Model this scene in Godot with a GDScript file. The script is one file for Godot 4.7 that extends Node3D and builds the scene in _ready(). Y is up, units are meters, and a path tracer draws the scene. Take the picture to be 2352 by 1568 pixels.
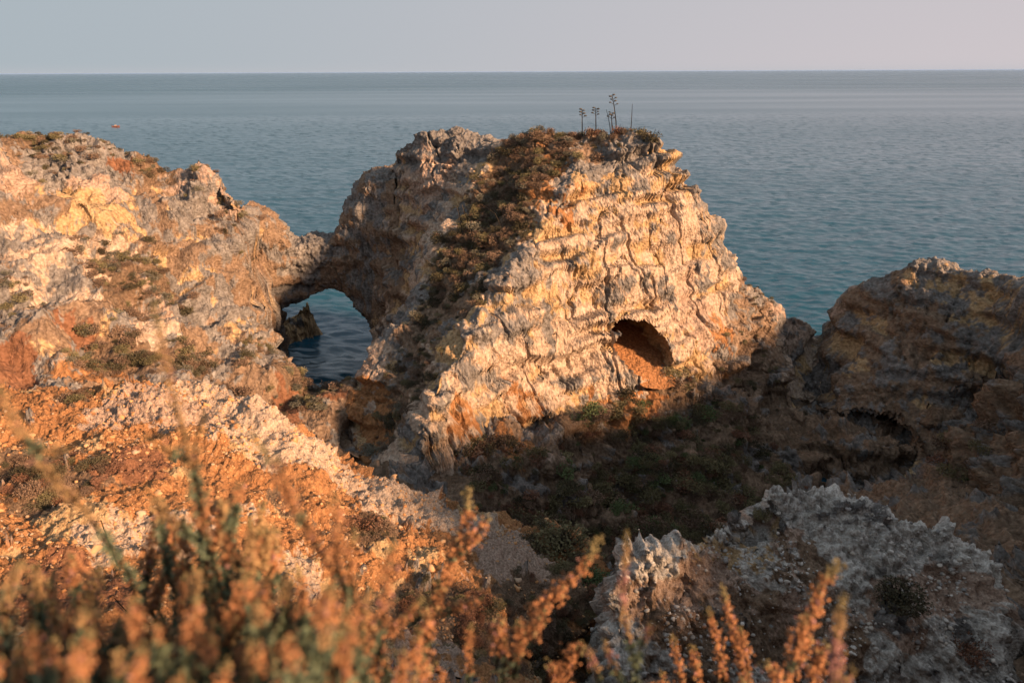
extends Node3D
# Sea cliffs at low sun: camera, sky, sun and exposure first; then sea and rock masses; then stones, scrub, plants, boat.

const CAM_Y := 30.0
var cam: Camera3D
var rng := RandomNumberGenerator.new()
var N := {}          # noises by name
var M := {}          # materials by name
var fields := {}     # base height fields by name, for planting things on them

# ---------- helpers ----------
func noise(kind: int, freq: float, octaves: int, sd: int, ridged := false) -> FastNoiseLite:
	var n := FastNoiseLite.new()
	n.noise_type = kind
	n.frequency = freq
	n.seed = sd
	if octaves > 1:
		n.fractal_type = FastNoiseLite.FRACTAL_RIDGED if ridged else FastNoiseLite.FRACTAL_FBM
		n.fractal_octaves = octaves
	else:
		n.fractal_type = FastNoiseLite.FRACTAL_NONE
	return n

# a point seen at (px, py) of a 2352 x 1568 survey sheet, d metres ahead of the lookout
func at(px: float, py: float, d: float) -> Vector3:
	var dir: Vector3 = cam.basis * Vector3((px - 1176.0) / 1569.0, (784.0 - py) / 1569.0, -1.0)
	return cam.position + dir * (d / -dir.z)

func tag(o: Node, label: String, category := "", group := "", kind := "") -> Node:
	if label: o.set_meta("label", label)
	if category: o.set_meta("category", category)
	if group: o.set_meta("group", group)
	if kind: o.set_meta("kind", kind)
	return o

func put(called: String, mesh: Mesh, mat: Material, parent: Node = self) -> MeshInstance3D:
	var o := MeshInstance3D.new()
	o.name = called
	o.mesh = mesh
	if mat: o.material_override = mat
	parent.add_child(o, true)
	return o

# survey points -> world points; extra rows are [x, y, d] in world metres
func survey(rows: Array, world: Array = []) -> PackedVector3Array:
	var out := PackedVector3Array()
	for r in rows: out.append(at(r[0], r[1], r[2]))
	for w in world: out.append(Vector3(w[0], w[1], -w[2]))
	return out

func shifted(rows: Array, dx: float, dy: float, dd: float, floor_y := -99.0) -> Array:
	var out := []
	for r in rows:
		var p := at(r[0], r[1], r[2])
		out.append([p.x + dx, maxf(p.y + dy, floor_y) if dy > -50.0 else floor_y, -p.z + dd])
	return out

# base height field from scattered points: Delaunay sheet, rastered and softened
func make_field(called: String, pts: PackedVector3Array, step: float, soft: int) -> Dictionary:
	var lo := Vector2(1e9, 1e9)
	var hi := Vector2(-1e9, -1e9)
	var flat := PackedVector2Array()
	for p in pts:
		var q := Vector2(p.x, -p.z)
		flat.append(q)
		lo = lo.min(q)
		hi = hi.max(q)
	var nx := int((hi.x - lo.x) / step) + 2
	var nd := int((hi.y - lo.y) / step) + 2
	var h := PackedFloat32Array()
	h.resize(nx * nd)
	h.fill(-50.0)
	var tri := Geometry2D.triangulate_delaunay(flat)
	for k in range(0, tri.size(), 3):
		var a := flat[tri[k]]
		var b := flat[tri[k + 1]]
		var c := flat[tri[k + 2]]
		var ya := pts[tri[k]].y
		var yb := pts[tri[k + 1]].y
		var yc := pts[tri[k + 2]].y
		var den := (b.y - c.y) * (a.x - c.x) + (c.x - b.x) * (a.y - c.y)
		if absf(den) < 1e-9: continue
		var i0 := maxi(0, int((minf(a.x, minf(b.x, c.x)) - lo.x) / step))
		var i1 := mini(nx - 1, int((maxf(a.x, maxf(b.x, c.x)) - lo.x) / step) + 1)
		var j0 := maxi(0, int((minf(a.y, minf(b.y, c.y)) - lo.y) / step))
		var j1 := mini(nd - 1, int((maxf(a.y, maxf(b.y, c.y)) - lo.y) / step) + 1)
		for j in range(j0, j1 + 1):
			var y := lo.y + j * step
			for i in range(i0, i1 + 1):
				var x := lo.x + i * step
				var u := ((b.y - c.y) * (x - c.x) + (c.x - b.x) * (y - c.y)) / den
				var v := ((c.y - a.y) * (x - c.x) + (a.x - c.x) * (y - c.y)) / den
				var w := 1.0 - u - v
				if u > -0.001 and v > -0.001 and w > -0.001:
					h[j * nx + i] = u * ya + v * yb + w * yc
	for pass_ in soft:
		var g := h.duplicate()
		for j in range(1, nd - 1):
			for i in range(1, nx - 1):
				var o := j * nx + i
				if h[o] > -40.0:
					var s := h[o] * 4.0
					var t := 4.0
					for q in [o - 1, o + 1, o - nx, o + nx]:
						if h[q] > -40.0:
							s += h[q]
							t += 1.0
					g[o] = s / t
		h = g
	var f := {"lo": lo, "nx": nx, "nd": nd, "step": step, "h": h}
	fields[called] = f
	return f

func height(f: Dictionary, x: float, d: float) -> float:
	var lo: Vector2 = f.lo
	var fx: float = (x - lo.x) / f.step
	var fd: float = (d - lo.y) / f.step
	var nx: int = f.nx
	if fx < 0.0 or fd < 0.0 or fx >= nx - 1 or fd >= f.nd - 1: return -50.0
	var i := int(fx)
	var j := int(fd)
	fx -= i
	fd -= j
	var h: PackedFloat32Array = f.h
	var o := j * nx + i
	return lerpf(lerpf(h[o], h[o + 1], fx), lerpf(h[o + nx], h[o + nx + 1], fx), fd)

# patches: [px, py, d, radius, kind] -> world centres; kinds index PALETTE
const CREAM := 0
const CRUST := 1
const OCHRE := 2
const RED := 3
const LITTER := 4
const PINK := 5
const BROWN := 6
const ORANGE := 7
const SAND := 8
const PALE := 9
var PALETTE := [
	[Color(0.56, 0.45, 0.36), Color(0.44, 0.325, 0.24)],   # cream limestone
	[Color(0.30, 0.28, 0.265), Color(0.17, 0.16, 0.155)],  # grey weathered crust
	[Color(0.52, 0.375, 0.22), Color(0.46, 0.31, 0.165)],   # ochre sandstone
	[Color(0.27, 0.135, 0.08), Color(0.20, 0.10, 0.06)],  # red soil
	[Color(0.16, 0.115, 0.08), Color(0.23, 0.155, 0.105)],  # dark plant litter and soil
	[Color(0.49, 0.37, 0.295), Color(0.37, 0.265, 0.205)],   # pinkish limestone
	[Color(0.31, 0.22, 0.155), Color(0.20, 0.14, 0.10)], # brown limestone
	[Color(0.43, 0.225, 0.105), Color(0.34, 0.165, 0.075)],   # orange gravelly soil
	[Color(0.46, 0.225, 0.10), Color(0.40, 0.19, 0.085)],  # orange sand
	[Color(0.72, 0.69, 0.64), Color(0.38, 0.36, 0.335)],  # pale grey conglomerate
]

# relief and colour of the rock at one point; the style is set by begin_style()
var st_big := 0.8
var st_strata := 0.5
var st_flute := 0.4
var st_crag := 0.5
var st_fine := 0.08
var st_block := 0.4
var st_tilt := 0.0
var st_step := 0.3
var st_joint := 0.45
var st_beds := 0.95
var st_scale := 1.0
var st_base := 0
var st_second := 2
var st_second_at := 0.25
var st_crust_at := 0.15
var out_lift := 0.0
var out_color := Color.WHITE

func begin_style(o: Dictionary):
	st_big = o.get("big", 0.7)
	st_strata = o.get("strata", 0.6)
	st_flute = o.get("flute", 0.16)
	st_crag = o.get("crag", 0.28)
	st_fine = o.get("fine", 0.18)
	st_block = o.get("block", 0.25)
	st_tilt = o.get("tilt", 0.05)
	st_step = o.get("step", 0.28)
	st_joint = o.get("joint", 0.4)
	st_beds = o.get("beds", 0.95)
	st_scale = o.get("scale", 1.0)
	st_base = o.get("base", CREAM)
	st_second = o.get("second", OCHRE)
	st_second_at = o.get("second_at", 0.25)
	st_crust_at = o.get("crust_at", 0.2)

func rock_point(p: Vector3, n: Vector3, kind: int):
	var q := p / st_scale
	var steep := clampf((1.0 - n.y) * 2.4, 0.0, 1.0)
	var wx: float = N.color.get_noise_3dv(q * 0.9)
	var wz: float = N.color.get_noise_3dv(q * 0.9 + Vector3(40, 7, 11))
	var crag: float = (N.crag.get_noise_3dv(q) + 0.8) * 3.6            # up on knobs, sharp down in creases
	var lump: float = N.color2.get_noise_3dv(q)
	var t := (q.y + st_tilt * q.x + 0.45 * wx + 0.3 * lump) * st_beds
	var bi := floorf(t)
	var ft := t - bi
	var bed: float = N.bed.get_noise_3d(bi * 13.7, q.x * 0.13, q.z * 0.13) * 1.6
	if ft > 0.8: bed = lerpf(bed, N.bed.get_noise_3d((bi + 1.0) * 13.7, q.x * 0.13, q.z * 0.13) * 1.6, smoothstep(0.8, 1.0, ft))
	bed = clampf(bed, -1.0, 0.8)
	var amp := 0.38
	if kind < 0 or kind == CREAM or kind == PINK or kind == BROWN:
		var limit := st_crust_at
		if kind < 0:
			kind = st_base
			if -bed + lump * 0.5 > st_second_at: kind = st_second      # the soft beds that sit back
		else:
			limit += 0.12
		if lump + 0.35 * wz + 0.25 * crag > limit: kind = CRUST
	if kind == CRUST: amp = 1.4
	elif kind == PALE: amp = 0.8
	elif kind == BROWN: amp = 0.7
	elif kind == RED or kind == ORANGE or kind == LITTER or kind == SAND: amp = 0.25
	var fine: float = N.fine.get_noise_3dv(q)
	var pal: Array = PALETTE[kind]
	out_color = (pal[0] as Color).lerp(pal[1], clampf(0.5 + 0.7 * N.fine.get_noise_3dv(q * 0.5) - 0.5 * fine + 0.35 * lump, 0.0, 1.0))
	var lift: float = st_big * N.big.get_noise_3dv(q)
	lift += st_block * maxf(steep, 0.4) * (N.block.get_noise_3d(q.x, q.y * 0.8, q.z) + 0.75) * 2.2
	if steep > 0.02:
		# beds of different hardness, and a few upright joints
		lift += st_strata * steep * bed
		var fl: float = N.flute.get_noise_3d(q.x, q.y * 0.22, q.z)
		if fl < 0.1: lift += st_flute * steep * clampf((fl - 0.1) * 3.2, -1.0, 0.0)
		# fracture blocks, flat-topped and stepped
		lift += st_step * steep * N.step.get_noise_3d(q.x + 0.4 * wx, q.y * 1.7, q.z + 0.4 * wz)
		var jt := absf(N.joint.get_noise_3d(q.x + 50.0, q.y * 0.09, q.z))
		if jt < 0.05: lift -= st_joint * steep * (1.0 - jt / 0.05)
		var ck := absf(N.crack.get_noise_3d(q.x, q.y * 0.5, q.z))
		if ck < 0.035: lift -= 0.5 * steep * (1.0 - ck / 0.035)
	lift += amp * st_crag * crag + st_fine * fine
	out_lift = lift * st_scale

# a rock mass: the field as a fine grid, pushed about along its normals
func rock_mesh(f: Dictionary, step: float, o: Dictionary) -> ArrayMesh:
	var lo: Vector2 = f.lo
	var x0: float = lo.x
	var d0: float = lo.y
	var x1: float = lo.x + (f.nx - 1) * f.step
	var d1: float = lo.y + (f.nd - 1) * f.step
	var nx := int((x1 - x0) / step) + 1
	var nd := int((d1 - d0) / step) + 1
	begin_style(o)
	var patches: Array = []
	for q in o.get("patches", []):
		patches.append([at(q[0], q[1], q[2]), q[3], q[4]])
	var holes: Array = o.get("holes", [])
	var P := PackedVector3Array()
	var C := PackedColorArray()
	var ok := PackedByteArray()
	P.resize(nx * nd)
	C.resize(nx * nd)
	ok.resize(nx * nd)
	# kind of surface on a coarse sheet, warped by noise on the fine one
	var cs := 0.35 * st_scale
	var knx := int((x1 - x0) / cs) + 2
	var knd := int((d1 - d0) / cs) + 2
	var kinds := PackedInt32Array()
	kinds.resize(knx * knd)
	kinds.fill(-1)
	for q in patches:
		var qp: Vector3 = q[0]
		var r: float = q[1]
		for j in range(maxi(0, int((-qp.z - r - d0) / cs)), mini(knd, int((-qp.z + r - d0) / cs) + 2)):
			for i in range(maxi(0, int((qp.x - r - x0) / cs)), mini(knx, int((qp.x + r - x0) / cs) + 2)):
				var x := x0 + i * cs
				var d := d0 + j * cs
				if Vector3(x, height(f, x, d), -d).distance_squared_to(qp) < r * r:
					kinds[j * knx + i] = q[2]
	var e: float = maxf(step, f.step)
	var n_col: FastNoiseLite = N.color2
	for j in nd:
		var d := d0 + j * step
		for i in nx:
			var x := x0 + i * step
			var v := j * nx + i
			var y := height(f, x, d)
			if y < -2.5:
				continue
			ok[v] = 1
			var gx := clampf((height(f, x + e, d) - height(f, x - e, d)) / (2.0 * e), -6.0, 6.0)
			var gd := clampf((height(f, x, d + e) - height(f, x, d - e)) / (2.0 * e), -6.0, 6.0)
			var n := Vector3(-gx, 1.0, gd).normalized()
			var p := Vector3(x, y, -d)
			var q := p * (1.6 / st_scale)
			var wx := n_col.get_noise_3dv(q) * 2.2 * st_scale
			var wd := n_col.get_noise_3dv(q + Vector3(70, 17, 31)) * 2.2 * st_scale
			var ki := clampi(int((x - x0 + wx) / cs + 0.5), 0, knx - 1)
			var kj := clampi(int((d - d0 + wd) / cs + 0.5), 0, knd - 1)
			rock_point(p, n, kinds[kj * knx + ki])
			P[v] = p + n * out_lift
			C[v] = out_color
	var I := PackedInt32Array()
	for j in nd - 1:
		for i in nx - 1:
			var a := j * nx + i
			if ok[a] + ok[a + 1] + ok[a + nx] + ok[a + nx + 1] < 4: continue
			if holes:
				var cut := false
				for hq in holes:
					var t: Transform3D = hq
					if (t * P[a]).length_squared() < 1.0 and (t * P[a + nx + 1]).length_squared() < 1.0: cut = true
				if cut: continue
			I.append(a); I.append(a + nx); I.append(a + 1)
			I.append(a + 1); I.append(a + nx); I.append(a + nx + 1)
	f.P = P
	f.ok = ok
	f.pnx = nx
	f.pnd = nd
	f.pstep = step
	return grid_mesh(P, C, I)

# a point of the finished rock surface nearest to (x, d) in plan
func on_rock(f: Dictionary, x: float, d: float) -> Vector3:
	var lo: Vector2 = f.lo
	var i := clampi(int((x - lo.x) / f.pstep + 0.5), 0, f.pnx - 1)
	var j := clampi(int((d - lo.y) / f.pstep + 0.5), 0, f.pnd - 1)
	var P: PackedVector3Array = f.P
	return P[j * f.pnx + i]

# a rock body lofted through rings: rings[k] is a closed ring of points
func loft_rock(rings: Array, o: Dictionary, step: float, within := {}) -> ArrayMesh:
	begin_style(o)
	var kind: int = o.get("kind", -1)
	var nr := rings.size()
	var nk: int = rings[0].size()
	var lu := 0.0
	for k in nr - 1: lu += (rings[k][0] as Vector3).distance_to(rings[k + 1][0])
	var lv := 0.0
	for k in nk: lv += (rings[nr / 2][k] as Vector3).distance_to(rings[nr / 2][(k + 1) % nk])
	var nu := int(lu / step) + 2
	var nv := int(lv / step) + 2
	var base := PackedVector3Array()
	base.resize(nu * nv)
	for i in nu:
		var fu := float(i) / (nu - 1) * (nr - 1)
		var a := mini(int(fu), nr - 2)
		fu -= a
		for j in nv:
			var fv := float(j) / (nv - 1) * nk
			var b := int(fv)
			fv -= b
			var pts := []
			for da in [-1, 0, 1, 2]:
				var ring: Array = rings[clampi(a + da, 0, nr - 1)]
				pts.append((ring[b % nk] as Vector3).cubic_interpolate(ring[(b + 1) % nk], ring[(b + nk - 1) % nk], ring[(b + 2) % nk], fv))
			base[i * nv + j] = (pts[1] as Vector3).cubic_interpolate(pts[2], pts[0], pts[3], fu)
	var P := PackedVector3Array()
	var C := PackedColorArray()
	P.resize(base.size())
	C.resize(base.size())
	var flip: float = o.get("flip", 1.0)
	for i in nu:
		for j in nv:
			var v := i * nv + j
			var tu := base[mini(i + 1, nu - 1) * nv + j] - base[maxi(i - 1, 0) * nv + j]
			var tv := base[i * nv + (j + 1) % (nv - 1)] - base[i * nv + (j - 1 + nv - 1) % (nv - 1)]
			var n := tu.cross(tv).normalized() * flip
			rock_point(base[v], n, kind)
			P[v] = base[v] + n * out_lift
			C[v] = out_color
	var I := PackedInt32Array()
	for i in nu - 1:
		for j in nv - 1:
			var a := i * nv + j
			if within and height(within, P[a].x, -P[a].z) < P[a].y - 0.3: continue   # only the part inside the rock
			if flip > 0.0:
				I.append(a); I.append(a + 1); I.append(a + nv)
				I.append(a + 1); I.append(a + nv + 1); I.append(a + nv)
			else:
				I.append(a); I.append(a + nv); I.append(a + 1)
				I.append(a + 1); I.append(a + nv); I.append(a + nv + 1)
	return grid_mesh(P, C, I)

func grid_mesh(P: PackedVector3Array, C: PackedColorArray, I: PackedInt32Array, UV := PackedVector2Array()) -> ArrayMesh:
	var nm := PackedVector3Array()
	nm.resize(P.size())
	for k in range(0, I.size(), 3):
		var a := I[k]
		var b := I[k + 1]
		var c := I[k + 2]
		var fn := (P[c] - P[a]).cross(P[b] - P[a])
		nm[a] += fn
		nm[b] += fn
		nm[c] += fn
	# keep only used points
	var mapto := PackedInt32Array()
	mapto.resize(P.size())
	mapto.fill(-1)
	var p2 := PackedVector3Array()
	var n2 := PackedVector3Array()
	var c2 := PackedColorArray()
	var u2 := PackedVector2Array()
	for k in I.size():
		var v := I[k]
		if mapto[v] < 0:
			mapto[v] = p2.size()
			p2.append(P[v])
			n2.append(nm[v].normalized())
			c2.append(C[v])
			if UV: u2.append(UV[v])
		I[k] = mapto[v]
	var arr := []
	arr.resize(Mesh.ARRAY_MAX)
	arr[Mesh.ARRAY_VERTEX] = p2
	arr[Mesh.ARRAY_NORMAL] = n2
	arr[Mesh.ARRAY_COLOR] = c2
	arr[Mesh.ARRAY_INDEX] = I
	if UV: arr[Mesh.ARRAY_TEX_UV] = u2
	var m := ArrayMesh.new()
	m.add_surface_from_arrays(Mesh.PRIMITIVE_TRIANGLES, arr)
	return m

func make_noises():
	N.big = noise(FastNoiseLite.TYPE_SIMPLEX_SMOOTH, 0.16, 3, 11)
	N.strata = noise(FastNoiseLite.TYPE_SIMPLEX_SMOOTH, 0.42, 2, 5)
	N.joint = noise(FastNoiseLite.TYPE_SIMPLEX_SMOOTH, 0.16, 1, 26)
	N.bed = noise(FastNoiseLite.TYPE_SIMPLEX_SMOOTH, 1.0, 1, 6)
	N.flute = noise(FastNoiseLite.TYPE_SIMPLEX_SMOOTH, 0.50, 3, 21)
	N.crack = noise(FastNoiseLite.TYPE_SIMPLEX_SMOOTH, 0.22, 3, 31)
	N.fine = noise(FastNoiseLite.TYPE_SIMPLEX, 1.9, 3, 41)
	N.color = noise(FastNoiseLite.TYPE_SIMPLEX_SMOOTH, 0.35, 3, 51)
	N.color2 = noise(FastNoiseLite.TYPE_SIMPLEX_SMOOTH, 0.28, 5, 61)
	N.color2.fractal_gain = 0.6
	# billowy knobs with sharp creases: cells whose edges are cut in
	var c := noise(FastNoiseLite.TYPE_CELLULAR, 0.75, 4, 71)
	c.cellular_return_type = FastNoiseLite.RETURN_DISTANCE2_SUB
	c.cellular_jitter = 1.1
	c.fractal_gain = 0.62
	c.domain_warp_enabled = true
	c.domain_warp_amplitude = 0.25
	c.domain_warp_frequency = 0.8
	N.crag = c
	var sc := noise(FastNoiseLite.TYPE_CELLULAR, 0.50, 2, 85)
	sc.cellular_return_type = FastNoiseLite.RETURN_CELL_VALUE
	sc.fractal_gain = 0.4
	sc.fractal_lacunarity = 2.4
	N.step = sc
	# broad blocks parted by creases
	var b := noise(FastNoiseLite.TYPE_CELLULAR, 0.30, 2, 81)
	b.cellular_return_type = FastNoiseLite.RETURN_DISTANCE2_SUB
	b.domain_warp_enabled = true
	b.domain_warp_amplitude = 1.2
	b.domain_warp_frequency = 0.25
	N.block = b

func noise_tex(n: FastNoiseLite, size: int, a: Color, b: Color, contrast := 1.0) -> NoiseTexture2D:
	var t := NoiseTexture2D.new()
	t.width = size
	t.height = size
	t.seamless = true
	t.noise = n
	var g := Gradient.new()
	g.set_color(0, a)
	g.set_color(1, b)
	g.set_offset(0, 0.5 - 0.5 / contrast)
	g.set_offset(1, 0.5 + 0.5 / contrast)
	t.color_ramp = g
	return t

func make_materials():
	# rock: vertex colour says which stone, texture gives its grain
	var grain := noise_tex(noise(FastNoiseLite.TYPE_SIMPLEX, 0.02, 5, 3), 1024, Color(0.66, 0.64, 0.62), Color(1, 1, 1), 1.5)
	var cn := noise(FastNoiseLite.TYPE_CELLULAR, 0.03, 3, 9)
	cn.cellular_return_type = FastNoiseLite.RETURN_DISTANCE
	var bumps := noise_tex(cn, 1024, Color.WHITE, Color.BLACK)
	for spec in [["rock", 0.14, 14.0], ["near_rock", 0.7, 3.5]]:
		var m := StandardMaterial3D.new()
		m.vertex_color_use_as_albedo = true
		m.albedo_texture = grain
		m.roughness = 0.95
		m.metallic_specular = 0.25
		m.uv1_triplanar = true
		m.uv1_world_triplanar = true
		m.uv1_scale = Vector3.ONE * spec[1]
		m.heightmap_enabled = true
		m.heightmap_texture = bumps
		m.heightmap_scale = spec[2]
		M[spec[0]] = m

# ---------- the place ----------
func _ready():
	rng.seed = 7
	cam = Camera3D.new()
	cam.name = "camera"
	cam.fov = 53.1
	cam.near = 0.05
	cam.far = 60000.0
	cam.position = Vector3(0, CAM_Y, 0)
	cam.rotation = Vector3(deg_to_rad(-21.59), 0, deg_to_rad(-0.25))
	add_child(cam)
	cam.current = true
	var lens := CameraAttributesPhysical.new()
	lens.frustum_focal_length = 24.0
	lens.frustum_focus_distance = 22.0
	lens.exposure_aperture = 1.4
	lens.frustum_near = 0.05
	lens.frustum_far = 60000.0
	cam.attributes = lens

	var env := Environment.new()
	env.background_mode = Environment.BG_SKY
	env.sky = Sky.new()
	env.sky.sky_material = make_sky()
	env.tonemap_mode = Environment.TONE_MAPPER_LINEAR
	env.tonemap_exposure = 2.6
	env.fog_enabled = true
	env.fog_density = 0.00002
	env.fog_light_color = Color(0.62, 0.76, 0.95)
	env.sdfgi_enabled = true
	env.ssao_enabled = true
	env.ssil_enabled = true
	var we := WorldEnvironment.new()
	we.environment = env
	add_child(we)

	var sun := DirectionalLight3D.new()
	sun.name = "sun"
	sun.light_color = Color(1.0, 0.81, 0.635)
	sun.light_energy = 1.6
	sun.light_angular_distance = 5.0
	sun.shadow_enabled = true
	add_child(sun)
	var az := deg_to_rad(32.0)     # from the right and a little behind, low
	var el := deg_to_rad(22.0)
	sun.look_at_from_position(Vector3.ZERO, -Vector3(cos(az) * cos(el), sin(el), sin(az) * cos(el)))

	make_noises()
	make_materials()
	var t0 := Time.get_ticks_msec()
	build_sea()
	build_rocks()
	print("rocks ", Time.get_ticks_msec() - t0)
	build_arch()
	build_cave()
	build_scrub()
	build_agaves()
	build_boat()
	build_stones()
	build_stems()
	build_foreground()
	print("all ", Time.get_ticks_msec() - t0)

func make_sky() -> PanoramaSkyMaterial:
	# hazy evening air: greyish near the horizon, a little rosier towards the sun's side, deeper overhead
	var w := 512
	var h := 256
	var im := Image.create(w, h, false, Image.FORMAT_RGBF)
	for j in h:
		var el := (0.5 - (j + 0.5) / h) * PI
		for i in w:
			var az := (i + 0.5) / w * TAU        # 0 looks to -z, growing to the right
			var side := 0.5 + 0.5 * cos(az - deg_to_rad(90.0))
			var hor := Color(0.155, 0.180, 0.196).lerp(Color(0.245, 0.220, 0.228), smoothstep(0.1, 0.95, side))
			var up := Color(0.158, 0.182, 0.210)
			var t := 1.0 - exp(-maxf(0.0, el) * 1.3)
			var c := hor.lerp(up, t)
			im.set_pixel(i, j, c)
	var s := PanoramaSkyMaterial.new()
	s.panorama = ImageTexture.create_from_image(im)
	return s

func build_sea():
	var m := StandardMaterial3D.new()
	m.albedo_color = Color(0.002, 0.046, 0.080).linear_to_srgb()
	m.metallic_specular = 0.5
	# calm and breeze-ruffled stretches of water, 24 km across and 12 km out
	var im := Image.create(256, 1024, false, Image.FORMAT_RGBA8)
	var wn := noise(FastNoiseLite.TYPE_SIMPLEX_SMOOTH, 1.0, 4, 95)
	for j in 1024:
		var dd := j * 12000.0 / 1024.0
		for i in 256:
			var xx := (i / 256.0 - 0.5) * 24000.0
			var breeze := smoothstep(900.0, 1500.0, dd + 500.0 * wn.get_noise_2d(xx / 2500.0, dd / 500.0) - xx * 0.12)
			var r := 0.20 + 0.07 * wn.get_noise_2d(xx / 900.0, dd / 140.0) + 0.08 * breeze
			im.set_pixel(i, j, Color.from_hsv(0, 0, clampf(r, 0.05, 0.7)))
	m.roughness = 1.0
	m.roughness_texture = ImageTexture.create_from_image(im)
	m.roughness_texture_channel = BaseMaterial3D.TEXTURE_CHANNEL_RED
	M.sea = m
	# one sheet from the coves to the horizon; waves fade out where they are finer than the sheet
	var w1 := noise(FastNoiseLite.TYPE_SIMPLEX_SMOOTH, 0.33, 3, 91)
	var w2 := noise(FastNoiseLite.TYPE_SIMPLEX_SMOOTH, 0.09, 2, 92)
	var w3 := noise(FastNoiseLite.TYPE_SIMPLEX_SMOOTH, 0.9, 1, 93)
	var UV := PackedVector2Array()
	var rows := PackedFloat32Array()
	var d := 20.0
	while d < 40000.0:
		rows.append(d)
		d += 0.28 if d < 90.0 else (d - 90.0) * 0.006 + 0.28 if d < 700.0 else (d - 700.0) * 0.05 + 4.0
	var cols := 560
	var P := PackedVector3Array()
	var C := PackedColorArray()
	P.resize(rows.size() * cols)
	C.resize(P.size())
	for j in rows.size():
		var dj := rows[j]
		for i in cols:
			var u := i * 2.0 / (cols - 1) - 1.0
			var x := u * (60.0 + dj * 0.9)
			var y := 0.0
			if dj < 700.0:
				y = 0.24 * w1.get_noise_2d(x * 0.75, dj * 1.5) + 0.28 * w2.get_noise_2d(x * 0.7 + dj * 0.2, dj * 1.5)
				if dj < 160.0: y += 0.06 * w3.get_noise_2d(x * 0.8, dj * 1.2)
				y *= 1.0 - smoothstep(400.0, 700.0, dj)
			P[j * cols + i] = Vector3(x, y, -dj)
			UV.append(Vector2(x / 24000.0 + 0.5, minf(dj / 12000.0, 0.999)))
			C[j * cols + i] = Color.WHITE
	var I := PackedInt32Array()
	for j in rows.size() - 1:
		for i in cols - 1:
			var a := j * cols + i
			I.append(a); I.append(a + cols); I.append(a + 1)
			I.append(a + 1); I.append(a + cols); I.append(a + cols + 1)
	tag(put("sea", grid_mesh(P, C, I, UV), m), "", "", "", "structure")

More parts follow.
